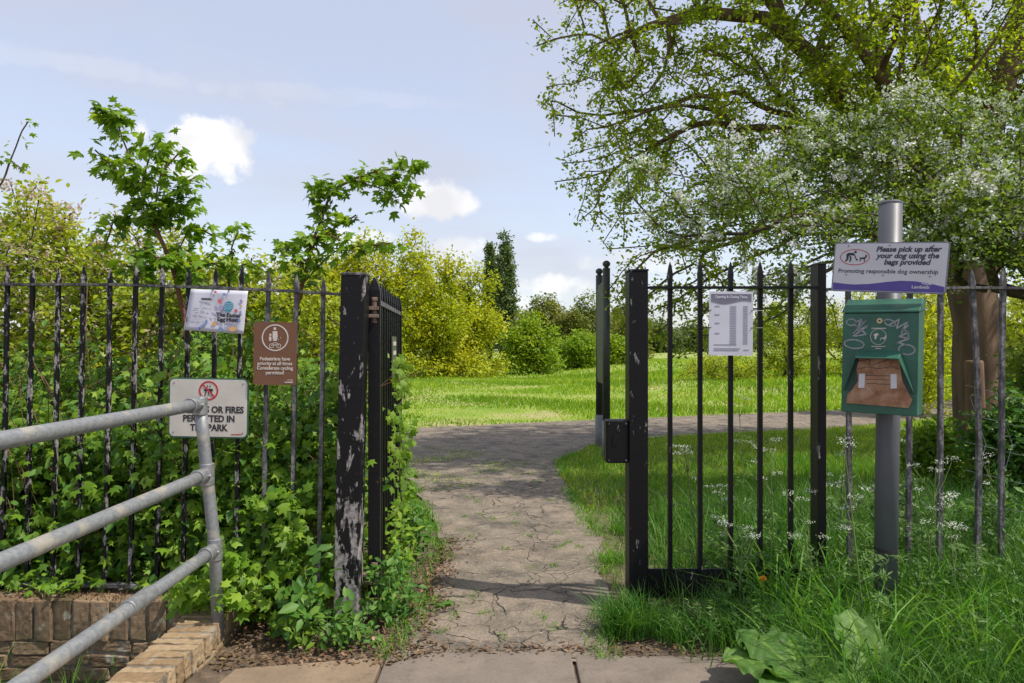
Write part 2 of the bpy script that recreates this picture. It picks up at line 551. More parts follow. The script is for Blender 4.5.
# ground
m, t, b, out = new_mat('soil_and_turf')
p = geopos(t)
n1 = noise(t, 1.1, 5, vec=p); n2 = noise(t, 18, 5, vec=p)
soil = ramp(t, n2, [(.3, (.07, .05, .035)), (.7, (.17, .125, .085))])
turf = ramp(t, n2, [(.3, (.05, .085, .015)), (.7, (.12, .17, .03))])
sp = N(t, 'ShaderNodeSeparateXYZ'); L(t, p, sp.inputs[0])
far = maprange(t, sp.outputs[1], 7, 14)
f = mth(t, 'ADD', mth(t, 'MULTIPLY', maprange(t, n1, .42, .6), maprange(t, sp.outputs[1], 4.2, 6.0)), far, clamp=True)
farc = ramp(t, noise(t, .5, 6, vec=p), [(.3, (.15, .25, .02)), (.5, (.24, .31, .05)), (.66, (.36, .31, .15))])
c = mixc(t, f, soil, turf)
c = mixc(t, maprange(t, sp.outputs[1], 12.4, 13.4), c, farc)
L(t, c, b.inputs['Base Color']); b.inputs['Roughness'].default_value = .95
bump(t, b, n2, .8, .03)
M['ground'] = m

# asphalt path
m, t, b, out = new_mat('cracked_asphalt')
p = geopos(t)
nd = N(t, 'ShaderNodeTexNoise'); nd.inputs['Scale'].default_value = 2.5; nd.inputs['Detail'].default_value = 5; L(t, p, nd.inputs['Vector'])
va = N(t, 'ShaderNodeVectorMath', operation='MULTIPLY_ADD'); L(t, nd.outputs['Color'], va.inputs[0]); va.inputs[1].default_value = (.55, .55, 0); L(t, p, va.inputs[2])


def cracks(scale, w):
    v = N(t, 'ShaderNodeTexVoronoi', feature='DISTANCE_TO_EDGE'); v.inputs['Scale'].default_value = scale
    L(t, va.outputs[0], v.inputs['Vector'])
    return maprange(t, v.outputs['Distance'], 0, w, 1, 0)


nbig = noise(t, .9, 4, vec=p); nf = noise(t, 55, 4, .7, vec=p); nm = noise(t, 5, 5, vec=p)
ck = mth(t, 'MULTIPLY', cracks(1.7, .009), maprange(t, nm, .42, .56))
ck2 = mth(t, 'MULTIPLY', cracks(4.6, .014), maprange(t, noise(t, 1.7, 3, vec=p), .48, .6))
ck = mth(t, 'MAXIMUM', ck, ck2)
base = ramp(t, nm, [(.25, (.15, .125, .095)), (.55, (.255, .21, .16)), (.8, (.36, .29, .215))])
base = mixc(t, maprange(t, nbig, .45, .62, 0, .6), base, (.30, .235, .175))
base = mixc(t, maprange(t, noise(t, 2.6, 7, .75, vec=p), .50, .62, 0, .7), base, (.085, .072, .058))
base = mixc(t, maprange(t, nf, .35, .62, 0, .75), base, mixc(t, 1.0, base, (.55, .55, .55), 'MULTIPLY'))
vs = N(t, 'ShaderNodeTexVoronoi'); vs.inputs['Scale'].default_value = 60; L(t, p, vs.inputs['Vector'])
base = mixc(t, maprange(t, vs.outputs['Distance'], .14, .2, .6, 0), base, (.36, .33, .28))
base = mixc(t, maprange(t, noise(t, 1.6, 6, .7, vec=p), .60, .68, 0, .55), base, (.13, .14, .055))
cc = mixc(t, mth(t, 'MULTIPLY', ck, .85), base, (.05, .04, .032))
L(t, cc, b.inputs['Base Color']); b.inputs['Roughness'].default_value = .9
h = mth(t, 'SUBTRACT', mth(t, 'ADD', mth(t, 'MULTIPLY', nf, .12), mth(t, 'MULTIPLY', nm, .8)), mth(t, 'MULTIPLY', ck, .8))
bump(t, b, h, 1.0, .05)
M['path'] = m


def slab_mat(name, a, b_):
    m, t, b, out = new_mat(name)
    p = geopos(t)
    nf = noise(t, 60, 4, .7, vec=p); nm = noise(t, 4, 5, vec=p)
    c = ramp(t, nm, [(.3, a), (.7, b_)])
    c = mixc(t, maprange(t, nf, .4, .7, 0, .5), c, mixc(t, 1.0, c, (.6, .6, .6), 'MULTIPLY'))
    c = mixc(t, maprange(t, noise(t, 11, 6, .65, vec=p), .56, .66, 0, .5), c, (.11, .085, .055))
    L(t, c, b.inputs['Base Color']); b.inputs['Roughness'].default_value = .85
    bump(t, b, nf, .3, .004)
    return m


M['slab'] = slab_mat('concrete_slab', (.16, .13, .105), (.225, .185, .15))
M['slab2'] = slab_mat('buff_slab', (.20, .145, .095), (.28, .205, .135))


# ------------------------------------------------------------------ ground
def sstep(a, b, x):
    t_ = np.clip((x - a) / (b - a), 0, 1); return t_ * t_ * (3 - 2 * t_)


def gz(x, y):
    x = np.asarray(x, float); y = np.asarray(y, float)
    z = (.02 + .38 * sstep(0, 7, x)) * sstep(17.5, 25, y) * (1 - .6 * sstep(30, 70, y))
    z = z + .10 * np.sin(x * .23 + y * .11) * sstep(18, 28, y)
    z = z + .9 * sstep(120, 400, y)
    ditch = (x < -1.62) & (y < 3.92)
    z = np.where(ditch, -.62, z)
    ripple = .012 * np.sin(x * 3.1 + 1.3 * np.sin(y * 1.7)) * np.cos(y * 2.3)
    return z + np.where((y > 3.3) & (y < 11), ripple - .014, -.012)


def axis(parts):
    out = []
    for a, b, n in parts: out += list(np.linspace(a, b, n, endpoint=False))
    return np.array(out + [parts[-1][1]])


xs = axis([(-600, -60, 12), (-60, -12, 24), (-12, -1.64, 60), (-1.64, -1.60, 1), (-1.6, 8, 96), (8, 14, 30), (14, 60, 24), (60, 600, 12)])
ys = axis([(-60, 0, 12), (0, 3.90, 36), (3.90, 3.94, 1), (3.94, 12, 80), (12, 40, 90), (40, 120, 20), (120, 900, 20)])
GX, GY = np.meshgrid(xs, ys)
GZ = gz(GX, GY)
V = np.stack([GX.ravel(), GY.ravel(), GZ.ravel()], 1)
nx, ny = len(xs), len(ys)
i = (np.arange(ny - 1)[:, None] * nx + np.arange(nx - 1)[None]).ravel()
T = np.concatenate([np.stack([i, i + 1, i + nx + 1], 1), np.stack([i, i + nx + 1, i + nx], 1)])
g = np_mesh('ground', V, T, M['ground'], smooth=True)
tag(g, 'soil and turf under the gateway and the park', 'ground', kind='structure')

# path outlines (metres), jittered
PL = [(-.62, 3.42), (-.56, 3.9), (-.50, 4.3), (-.55, 5.4), (-.78, 6.4), (-1.04, 7.5), (-1.5, 9.4), (-3.2, 10.2), (-6, 10.4), (-14, 9.5), (-30, 8)]
PBK = [(-30, 11.5), (-14, 12.4), (-6, 12.7), (-2.05, 13.0), (1.8, 14.5), (4.5, 15.5), (7.5, 16.5), (11, 18.4), (16, 22), (24, 29)]
PF = [(25, 25), (17, 19), (11.5, 16.3), (8.9, 14.6), (5.8, 12.9), (3.6, 12.2), (2.1, 11.6), (1.15, 10.6), (.62, 9.3), (.62, 7.0), (.70, 5.4), (.60, 4.5), (.50, 3.9), (.46, 3.42)]


def jagged(pts, step=.22, amp=.05):
    out = []
    for (a, b) in zip(pts[:-1], pts[1:]):
        d = math.dist(a, b); n = max(1, int(d / step))
        nxv, nyv = -(b[1] - a[1]) / d, (b[0] - a[0]) / d
        for k in range(n):
            tt = k / n
            o = random.uniform(-amp, amp) if k else random.uniform(-amp, amp) * .5
            out.append((a[0] + (b[0] - a[0]) * tt + nxv * o, a[1] + (b[1] - a[1]) * tt + nyv * o))
    out.append(pts[-1])
    return out


path_poly = jagged(PL) + jagged(PBK, .4, .07) + jagged(PF)
bm = bmesh.new()
vs = [bm.verts.new((p[0], p[1], 0.0)) for p in path_poly]
f = bm.faces.new(vs)
bmesh.ops.triangulate(bm, faces=[f])
for _ in range(3):
    long_e = [e for e in bm.edges if e.calc_length() > 1.2]
    if not long_e: break
    bmesh.ops.subdivide_edges(bm, edges=long_e, cuts=1)
    bmesh.ops.triangulate(bm, faces=[fc for fc in bm.faces if len(fc.verts) > 3])
for v in bm.verts:
    v.co.z = max(float(gz(v.co.x, v.co.y)) + .03 if v.co.y > 17 else .004, .004)
bmesh.ops.recalc_face_normals(bm, faces=bm.faces)
me = bpy.data.meshes.new('path'); bm.to_mesh(me); bm.free()
me.materials.append(M['path'])
po = bpy.data.objects.new('path', me); col.objects.link(po)
tag(po, 'cracked grey brown asphalt path leading through the gateway to a crossing path', 'path', kind='structure')

pp = np.array(path_poly)


def in_path(x, y, grow=0.0):
    """vectorised point in polygon"""
    x = np.asarray(x); y = np.asarray(y); inside = np.zeros(x.shape, bool)
    px, py = pp[:, 0], pp[:, 1]; j = len(pp) - 1
    for i in range(len(pp)):
        c = ((py[i] > y) != (py[j] > y)) & (x < (px[j] - px[i]) * (y - py[i]) / (py[j] - py[i] + 1e-12) + px[i])
        inside ^= c; j = i
    return inside


# paving slabs in front of the gate
def slab(x0, x1, y0, y1, z, mat, skew=0.0, ldx=0.0):
    mb = MB()
    mb.add([(x0, y0, z - .06), (x1, y0, z - .06), (x1, y1 + skew, z - .06), (x0 + ldx, y1, z - .06),
            (x0, y0, z), (x1, y0, z), (x1, y1 + skew, z), (x0 + ldx, y1, z)],
           [(3, 2, 1, 0), (4, 5, 6, 7), (0, 1, 5, 4), (1, 2, 6, 5), (2, 3, 7, 6), (3, 0, 4, 7)])
    o = mb.build('paving', mat, bevel=.008)
    tag(o, 'worn concrete paving slab in front of the gateway', 'paving', kind='structure')


slab(-.62, .295, 2.72, 3.50, .010, M['slab'], .03)
slab(.312, 1.40, 2.72, 3.49, .006, M['slab'], -.03)
slab(-1.42, -.635, 2.72, 3.34, .008, M['slab2'], .13, .1)
for k, (a, b) in enumerate(((-1.42, -.62), (-.605, .2), (.215, 1.0), (1.015, 1.8))):
    for j in range(4):
        slab(a, b, 2.70 - .79 * (j + 1), 2.705 - .79 * j, .006, M['slab'])

# ------------------------------------------------------------------ brick walls
tex_r = bpy.data.textures.new('weathering', 'CLOUDS'); tex_r.noise_scale = .022; tex_r.noise_depth = 3


def rough(o, s=.011):
    m = o.modifiers.new('sub', 'SUBSURF'); m.subdivision_type = 'SIMPLE'; m.levels = 3; m.render_levels = 3
    m = o.modifiers.new('wear', 'DISPLACE'); m.texture = tex_r; m.strength = s; m.mid_level = .55
    return o


def brick_box(mb, c, h, rot=None):
    mb.tint = random.random()
    c = Vector(c) + Vector([random.uniform(-.004, .004) for _ in range(3)])
    mb.box(c, h, rot, j=.007)


# retaining wall below the railings
wall = empty('brick_retaining_wall', (-3.2, 3.98, -.62), 'low dark mossy brick retaining wall under the left railings with an upright brick top course', 'wall')
mb = MB()
x = -5.6
while x < -1.78:
    w = random.uniform(.098, .112)
    brick_box(mb, (x + w / 2, 3.98 + random.uniform(-.006, .006), .022), (w / 2 - .005, .105, .112))
    x += w
o = rough(mb.build('coping', M['brick'], wall, True, bevel=.008))
mb = MB()
for r in range(9):
    zc = -.128 - r * .075; x = -5.7 + (r % 2) * .11
    while x < -1.74:
        w = .215 if random.random() > .25 else .105
        brick_box(mb, (x + w / 2, 3.98 + random.uniform(-.005, .005), zc), (w / 2 - .004, .1, .033))
        x += w + .009
rough(mb.build('brickwork', M['brick'], wall, True, bevel=.006))
mb = MB(); mb.box((-3.66, 3.985, -.26), (1.95, .093, .36)); mb.box((-3.66, 3.985, .02), (1.95, .098, .095)); mb.build('mortar_bed', M['mortar'], wall, True)

wing = empty('brick_wing_wall', (-1.61, 3.3, -.62), 'short sunlit orange brown brick wall running towards the viewer under the handrail post', 'wall')
mb = MB(); y = 2.0
while y < 3.80:
    w = random.uniform(.068, .080)
    brick_box(mb, (-1.613, y + w / 2, .07), (.115, w / 2 - .004, .053))
    y += w
rough(mb.build('coping', M['brickwarm'], wing, True, bevel=.005), .014)
mb = MB()
for r in range(9):
    zc = -.022 - r * .075; y = 2.0 - (r % 2) * .11
    while y < 3.80:
        w = .215
        brick_box(mb, (-1.613, min(y + w / 2, 3.79), zc), (.107, w / 2 - .004, .033)); y += w + .009
rough(mb.build('brickwork', M['brickwarm'], wing, True, bevel=.008))
mb = MB(); mb.box((-1.613, 2.9, -.28), (.1015, .90, .36)); mb.box((-1.613, 2.9, .065), (.108, .895, .050)); mb.build('mortar_bed', M['mortar'], wing, True)

# ------------------------------------------------------------------ iron fences
def sq(c, hx, hy):
    x, y, z = c
    return [(x - hx, y - hy, z), (x + hx, y - hy, z), (x + hx, y + hy, z), (x - hx, y + hy, z)]


def spear(mb, xb, xt, y, zb, zt, w=.0115, curve=0.0, yt=None):
    yt = y if yt is None else yt
    rings = []
    n = 7
    for k in range(n):
        tt = k / (n - 1); zz = zb + (zt - .11 - zb) * tt
        bx = xb + (xt - xb) * (zz - zb) / (zt - zb) + curve * math.sin(math.pi * tt)
        rings.append(sq((bx, y + (yt - y) * tt, zz), w, w))
    rings.append(sq((xt, yt, zt - .075), w * 1.25, w * .95))
    rings.append(sq((xt, yt, zt - .03), w * .75, w * .55))
    rings.append(sq((xt, yt, zt), w * .12, w * .12))
    mb.loft(rings)


# left railings
lf = empty('iron_railings', (-2.5, 3.97, .15), 'old black railings with peeling paint and spear tips on the left, hung with three signs', 'fence')


def lfY(px): return 3.87 + (338 - px) / 338 * .22


lbars = [-147, -121.5, -96, -70, -45, -19, 6.3, 31.6, 57.3, 82.6, 109, 135, 161.6, 188, 215, 241, 268, 296, 323]
ltop = {323: 277, 296: 274, 268: 270}
for px in lbars:
    Y = lfY(px); tp = at(px, ltop.get(px, 266 + random.uniform(-2, 3)), Y)
    mb = MB()
    zb = .165 if px < 250 else .06
    spear(mb, tp.x - .034, tp.x, Y + .012, zb, tp.z, w=.0105, curve=random.uniform(-.004, .006))
    mb.build('bar', M['iron_old'] if px < 255 else M['iron_grey'], lf, True)
mb = MB()
prev = [(-240, 283), (-100, 284), (0, 284.5), (110, 284.5), (215, 287.5), (300, 291.5), (342, 294.5)]
mb.loft([[p + Vector(q) for q in ((0, -.012, -.007), (0, .030, -.007), (0, .030, .007), (0, -.012, .007))] for p in [at(a, b_, lfY(a)) for a, b_ in prev]])
mb.build('top_rail', M['iron_grey'], lf, True)
mb = MB()
mb.loft([[p + Vector(q) for q in ((0, -.02, -.01), (0, .03, -.01), (0, .03, .01), (0, -.02, .01))] for p in [at(-240, 583, 4.2), at(0, 583, 4.08), at(160, 586, 3.98), at(220, 589, 3.94)]])
mb.build('bottom_rail', M['iron_grey'], lf, True)
mb = MB()
mb.loft([[p + Vector(q) for q in ((0, -.02, -.006), (0, .03, -.006), (0, .03, .006), (0, -.02, .006))] for p in [at(246, 599, 3.92), at(300, 603, 3.9), at(336, 606, 3.87)]])
mb.build('bottom_rail', M['rustmetal'], lf, True)

# left gate post (leans a little)
gp = empty('gate_post', (-.90, 3.86, 0), 'thick black gate post with badly flaking grey paint left of the path', 'gate post')
mb = MB()
hw = .066
mb.loft([sq((-.885 + .045 * (z / 1.93) - .045 * .5, 3.86, z), hw, .062) for z in (-.1, .3, .8, 1.3, 1.80, 1.93)])
mb.build('shaft', M['iron_post'], gp, True, bevel=.004)
mb = MB(); mb.box((-.862, 3.86, 1.937), (.069, .065, .007)); mb.build('cap', M['iron_grey'], gp, True, bevel=.003)

# left gate leaf, swung inward
gd = Vector((-.905 + .782, 5.62 - 3.985, 0)); glen = gd.length; ga = math.atan2(gd.y, gd.x)
gate = empty('iron_gate', (-.782, 3.985, 0), 'tall black iron gate leaf swung open into the park beside the left post', 'gate', rz=ga)
mb = MB(); mb.loft([sq((0, 0, .12), .026, .034), sq((0, 0, 1.82), .026, .034), sq((0, 0, 1.86), .026, .034), sq((0, 0, 1.91), .012, .018), sq((0, 0, 1.935), .002, .004)])
mb.build('hinge_stile', M['iron_gate'], gate, bevel=.003)
mb = MB(); mb.loft([sq((glen, 0, .12), .02, .02), sq((glen, 0, 1.86), .02, .02), sq((glen, 0, 1.93), .002, .004)])
mb.build('closing_stile', M['iron_gate'], gate)
for k in range(1, 11):
    mb = MB(); xx = glen * k / 11
    spear(mb, xx, xx, 0, .16, 1.93, w=.012)
    mb.build('bar', M['iron_gate'], gate)
mb = MB(); mb.box((glen / 2, 0, 1.80), (glen / 2 - .028, .017, .014)); mb.build('top_rail', M['iron_grey'], gate)
mb = MB(); mb.box((glen / 2, 0, .19), (glen / 2 - .028, .016, .05)); mb.build('bottom_rail', M['iron_gate'], gate)
for z in (1.735, .235):
    mb = MB()
    mb.box((-.012, .035, z + .022), (.045, .062, .010)); mb.box((-.012, .035, z - .022), (.045, .062, .010))
    mb.tube([(-.012, .0, z - .06), (-.012, .0, z + .065)], .020, 12)
    mb.tube([(-.012, 0, z + .065), (-.012, 0, z + .085)], .026, 6)
    o = mb.build('hinge', M['rustmetal'], gate, bevel=.002)
# small plate on the open gate
pl = empty('gate_plate', (gate.location.x, gate.location.y, 1.45), 'narrow algae stained plate with green lettering fixed to the open gate bars', 'sign', rz=ga)
mb = MB(); mb.box((glen * .58, -.022, .0), (.15, .003, .16)); mb.build('panel', M['lichgreen'], pl)
mb = MB()
for z in (.11, .045, -.02, -.085):
    mb.box((glen * .58 + random.uniform(-.01, .01), -.0265, z), (.10, .0012, .014))
mb.build('lettering', M['cream'], pl)

# right gate post with lock box
rp = empty('gate_post', (.737, 4.15, 0), 'square glossy black gate post with a lock box on its left side', 'gate post')
mb = MB(); mb.box((.737, 4.145, .94), (.055, .075, 1.04)); mb.build('shaft', M['iron_new'], rp, True, bevel=.004)
mb = MB(); mb.box((.737, 4.145, 1.986), (.058, .078, .006)); mb.build('cap', M['iron_new'], rp, True, bevel=.002)
mb = MB(); mb.box((.615, 4.13, .985), (.066, .050, .125)); mb.build('lock_box', M['iron_new'], rp, True, bevel=.008)
for bx_, bz_ in ((.566, 1.092), (.664, 1.092), (.566, .878), (.664, .878)):
    mb = MB(); mb.tube([(bx_, 4.082, bz_), (bx_, 4.075, bz_)], .006, 6); mb.build('bolt', M['iron_grey'], rp, True)
mb = MB(); mb.box((.60, 4.0785, 1.0), (.012, .002, .03)); mb.build('keyhole_plate', M['iron_gate'], rp, True)

# right fixed panel
rf = empty('iron_railings', (1.3, 4.09, .08), 'smooth black railing panel with a solid kick plate, holding the grey notice', 'fence')
for px in (670, 700, 730.5, 760, 790.5):
    tp = at(px, 261 + random.uniform(-1, 1), 4.10); mb = MB()
    spear(mb, tp.x, tp.x, 4.10, .235, tp.z, w=.0125)
    mb.build('bar', M['iron_new'], rf, True)
mb = MB(); mb.box(((.795 + 1.775) / 2, 4.085, 1.885), ((1.772 - .795) / 2, .022, .007)); mb.build('top_rail', M['iron_new'], rf, True)
mb = MB(); mb.box(((.795 + 1.775) / 2, 4.10, .155), ((1.772 - .795) / 2, .006, .085)); mb.build('kick_plate', M['iron_new'], rf, True)
mb = MB(); mb.box((1.80, 4.115, 1.0), (.024, .055, 1.02)); mb.box((1.80, 4.115, 2.022), (.026, .057, .004)); mb.build('post', M['iron_gate'], rf, True, bevel=.003)

# far right old railings
of = empty('iron_railings', (2.8, 4.09, .08), 'worn grey railings with a bent bar at the far right behind the dispenser pole', 'fence')
for px, cv, ln in ((848, 0, .01), (880, 0, 0), (910, .0, -.01), (940.5, .004, -.01), (972, .03, .02), (1003, -.004, -.01), (1034, .01, 0), (1066, 0, 0), (1098, 0, .01), (1130, 0, 0), (1162, 0, 0)):
    tp = at(px, 268 + random.uniform(-2, 2), 4.1); mb = MB()
    spear(mb, tp.x + ln, tp.x, 4.10, .10, tp.z, w=.0125, curve=cv)
    mb.build('bar', M['iron_grey'], of, True)
mb = MB(); mb.loft([[p + Vector(q) for q in ((0, -.02, -.007), (0, .02, -.007), (0, .02, .007), (0, -.02, .007))] for p in [Vector((1.826, 4.09, 1.875)), Vector((2.7, 4.09, 1.885)), Vector((3.2, 4.09, 1.88)), Vector((4.4, 4.09, 1.87))]])
mb.build('top_rail', M['iron_grey'], of, True)
mb = MB(); mb.box((3.1, 4.1, .18), (1.27, .012, .02)); mb.build('bottom_rail', M['iron_grey'], of, True)

# wire netting behind the far right railings
wn = MB()
for k in range(9):
    x0 = 2.75 + k * .16
    wn.tube([(x0, 4.20, 1.22 + random.uniform(-.03, .03)), (x0 + .10, 4.21, .95), (x0 + .02, 4.2, .70), (x0 + .08, 4.22, .3)], .0018, 4)
for k in range(6):
    z0 = 1.25 - k * .17
    wn.tube([(2.72, 4.2, z0 + .06), (3.05, 4.21, z0 - .02), (3.4, 4.2, z0 - .08), (3.9, 4.2, z0 - .1)], .0018, 4)
tag(wn.build('wire_netting', M['wire']), 'loose sagging wire netting behind the far right railings', 'netting')

# ------------------------------------------------------------------ galvanised handrail
hx = -1.535
hr = empty('pipe_handrail', (hx, 3.6, .12), 'galvanised tubular handrail with three rails rising from the lower left corner', 'handrail')
hp = [at(200, 404, 3.56), at(207, 474, 3.58), at(215, 549, 3.60), at(218, 628, 3.62)]
mb = MB(); mb.tube([hp[0], hp[0].lerp(hp[1], .5), hp[1], hp[1].lerp(hp[2], .5), hp[2], hp[3] - Vector((0, 0, .05))], .0300, 20)
mb.build('post', M['galv'], hr, True, smooth=True)
mb = MB(); mb.tube([(hp[0].x - .12, 1.15, .02), (hp[0].x - .13, 1.15, hp[0].z)], .03, 20); mb.build('post', M['galv'], hr, True, smooth=True)
ends = [Vector((hp[0].x - .065, .3, hp[0].z + .01)), Vector((hp[1].x - .065, .3, hp[1].z - .02)), Vector((hp[2].x - .05, .3, hp[2].z - .035))]
for k in range(3):
    a = hp[k]; b_ = ends[k]
    mb = MB(); mb.tube([a.lerp(b_, s) + Vector((0, 0, -.006 * math.sin(math.pi * s))) for s in np.linspace(0.008, 1, 14)], .0300, 20)
    r = mb.build('rail', M['galv'], hr, True, smooth=True)
    d = (b_ - a).normalized()
    mb = MB()
    mb.tube([a + d * .03, a + d * .115], .0365, 20); mb.tube([a + d * .098, a + d * .115], .039, 20)
    mb.tube([a + Vector((0, 0, -.055)), a + Vector((0, 0, .034 if k == 0 else .055))], .0365, 20)
    mb.tube([a + d * .055 + Vector((.034, 0, 0)), a + d * .055 + Vector((.045, 0, 0))], .009, 6)
    if k == 0:
        for ph in range(5):
            pass
    mb.build('tee_fitting', M['fitting'], hr, True, smooth=False, bevel=.003)
a, b_ = hp[2], ends[2]; d = (b_ - a).normalized()
mb = MB(); mb.tube([a + d * .62, a + d * .80], .0355, 20); mb.build('coupling', M['fitting'], hr, True, bevel=.003)
# elbow dome on top of the post
mb = MB(); mb.tube([hp[0] + Vector((0, 0, .0)), hp[0] + Vector((0, 0, .02)), hp[0] + Vector((0, 0, .034)), hp[0] + Vector((0, 0, .040))], [.0368, .034, .024, .006], 20)
mb.build('elbow_cap', M['fitting'], hr, True, smooth=True)


# ------------------------------------------------------------------ signs
def text_mesh(name, s, size, x, z, mat, parent, y=-.004, align='CENTER', bold=.0, shear=0.0, rot=0.0, sx=1.0, label=None):
    cu = bpy.data.curves.new('txt', 'FONT'); cu.body = s; cu.size = size; cu.align_x = align; cu.align_y = 'CENTER'
    cu.offset = bold; cu.shear = shear; cu.extrude = .0006; cu.resolution_u = 3
    cu.space_line = 1.0
    ob = bpy.data.objects.new('txt', cu); col.objects.link(ob)
    dg = bpy.context.evaluated_depsgraph_get()
    me = bpy.data.meshes.new_from_object(ob.evaluated_get(dg))
    bpy.data.objects.remove(ob); bpy.data.curves.remove(cu)
    c_, s_ = math.cos(rot), math.sin(rot)
    for v in me.vertices:
        X, Yv, Z = v.co
        X *= sx
        v.co = (x + X * c_ - Yv * s_, y - Z, z + X * s_ + Yv * c_)
    me.name = name
    me.materials.clear(); me.materials.append(mat)
    o = bpy.data.objects.new(name, me); col.objects.link(o); o.parent = parent
    return o


def rrect(w, h, r, n=4):
    pts = []
    for cx, cz, a0 in ((w / 2 - r, h / 2 - r, 0), (-w / 2 + r, h / 2 - r, 90), (-w / 2 + r, -h / 2 + r, 180), (w / 2 - r, -h / 2 + r, 270)):
        for k in range(n + 1):
            a = R(a0 + 90 * k / n); pts.append((cx + math.cos(a) * r, cz + math.sin(a) * r))
    return pts


def ring(mb, cx, cz, rx, rz, wd, y0, y1, n=40):
    for k in range(n):
        a, b_ = 2 * math.pi * k / n, 2 * math.pi * (k + 1) / n
        q = [(cx + math.cos(a) * rx, cz + math.sin(a) * rz), (cx + math.cos(b_) * rx, cz + math.sin(b_) * rz),
             (cx + math.cos(b_) * (rx - wd), cz + math.sin(b_) * (rz - wd)), (cx + math.cos(a) * (rx - wd), cz + math.sin(a) * (rz - wd))]
        mb.prism(q, y0, y1)


def ell(cx, cz, rx, rz, n=14, rot=0):
    return [(cx + math.cos(a) * rx * math.cos(rot) - math.sin(a) * rz * math.sin(rot), cz + math.cos(a) * rx * math.sin(rot) + math.sin(a) * rz * math.cos(rot)) for a in [2 * math.pi * k / n for k in range(n)]]


def stroke(mb, pts, w, y):
    """flat marker stroke through (x,z) points"""
    for a, b_ in zip(pts[:-1], pts[1:]):
        d = math.dist(a, b_)
        if d < 1e-6: continue
        nx_, nz_ = -(b_[1] - a[1]) / d * w / 2, (b_[0] - a[0]) / d * w / 2
        ex, ez = (b_[0] - a[0]) / d * w * .3, (b_[1] - a[1]) / d * w * .3
        mb.prism([(a[0] - nx_ - ex, a[1] - nz_ - ez), (b_[0] - nx_ + ex, b_[1] - nz_ + ez), (b_[0] + nx_ + ex, b_[1] + nz_ + ez), (a[0] + nx_ - ex, a[1] + nz_ - ez)], y, y + .0006)


def sign_root(name, label, px, py, Y, rz=0.0, roll=0.0, cat='sign'):
    p = at(px, py, Y)
    e = empty(name, p, label, cat, rz=rz)
    e.rotation_euler = (0, roll, rz)
    return e


def screws(root, pts, y=-.0045):
    mb = MB()
    for x, z in pts:
        mb = MB(); mb.prism(ell(x, z, .004, .004, 8), y, y + .002)
        mb.build('screw', M['signmetal'], root)


# white BBQ sign with green border
s1 = sign_root('notice_sign', 'white sign with green rounded border banning barbecues and fires, lowest on the left railings', 208.5, 408, 3.88, roll=R(-1.0) * -1)
k = 3.88 / F
W, H = 80 * k, 60 * k
mb = MB(); mb.prism(rrect(W, H, .03), .0, .003); mb.build('border', M['signgreen'], s1)
mb = MB(); mb.prism(rrect(W - .016, H - .016, .024), -.0015, -.0004); mb.build('panel', M['offwhite'], s1)
mb = MB(); ring(mb, 0, H * .29, .054, .054, .009, -.003, -.0018)
stroke(mb, [(-.034, H * .29 + .034), (.034, H * .29 - .034)], .009, -.0045); mb.build('red_circle', M['red'], s1)
mb = MB()
cz = H * .29
stroke(mb, [(-.020, cz + .004), (.020, cz + .004)], .013, -.0034)
stroke(mb, [(-.014, cz), (-.020, cz - .030)], .005, -.0034); stroke(mb, [(.014, cz), (.020, cz - .030)], .005, -.0034); stroke(mb, [(0, cz), (0, cz - .026)], .004, -.0034)
stroke(mb, [(-.008, cz + .016), (-.004, cz + .024), (-.008, cz + .032)], .003, -.0034); stroke(mb, [(.006, cz + .016), (.010, cz + .024), (.006, cz + .032)], .003, -.0034)
mb.build('pictogram', M['black_ink'], s1)
for ln, z in (("NO BBQS OR FIRES", -.005), ("PERMITTED IN", -.055), ("THE PARK", -.105)):
    text_mesh('lettering', ln, .050, .004, z - .005, M['black_ink'], s1, bold=.0017, y=-.0022, sx=.90)
mb = MB(); stroke(mb, [(.13, -H / 2 + .022), (.185, -H / 2 + .024)], .004, -.003); mb.build('footer_mark', M['red'], s1)
screws(s1, [(-W / 2 + .03, H / 2 - .03), (W / 2 - .03, H / 2 - .03), (-W / 2 + .03, -H / 2 + .03), (W / 2 - .03, -H / 2 + .03)], -.004)

# brown priority sign
s2 = sign_root('priority_sign', 'brown sign with white circle of walkers and a bicycle, hung on the left railings', 275, 353.5, 3.86, roll=R(-.5) * -1)
k = 3.86 / F; W, H = 43 * k, 63 * k
mb = MB(); mb.prism(rrect(W, H, .008), .0, .003); mb.build('panel', M['brown'], s2)
mb = MB(); cz = H * .25; ring(mb, .0, cz, .074, .074, .007, -.0012, -.0002); mb.build('circle', M['cream'], s2)
mb = MB()
y_ = -.0012
mb.prism(ell(-.002, cz + .050, .008, .009), y_, -.0002)
mb.prism([(-.014, cz + .036), (.012, cz + .036), (.014, cz + .004), (.009, cz - .018), (-.011, cz - .018), (-.014, cz + .004)], y_, -.0002)
mb.prism(ell(-.026, cz + .016, .006, .007), y_, -.0002)
mb.prism([(-.034, cz + .006), (-.020, cz + .006), (-.021, cz - .018), (-.033, cz - .018)], y_, -.0002)
mb.prism([(.014, cz - .006), (.032, cz - .004), (.034, cz + .004), (.026, cz + .002), (.018, cz - .014)], y_, -.0002)
ring(mb, -.020, cz - .045, .013, .013, .003, y_, -.0002, 18); ring(mb, .020, cz - .045, .013, .013, .003, y_, -.0002, 18)
stroke(mb, [(-.020, cz - .045), (-.010, cz - .028), (.012, cz - .028), (.020, cz - .045)], .003, y_); stroke(mb, [(-.012, cz - .028), (0, cz - .045), (.012, cz - .028)], .003, y_)
mb.build('pictogram', M['cream'], s2)
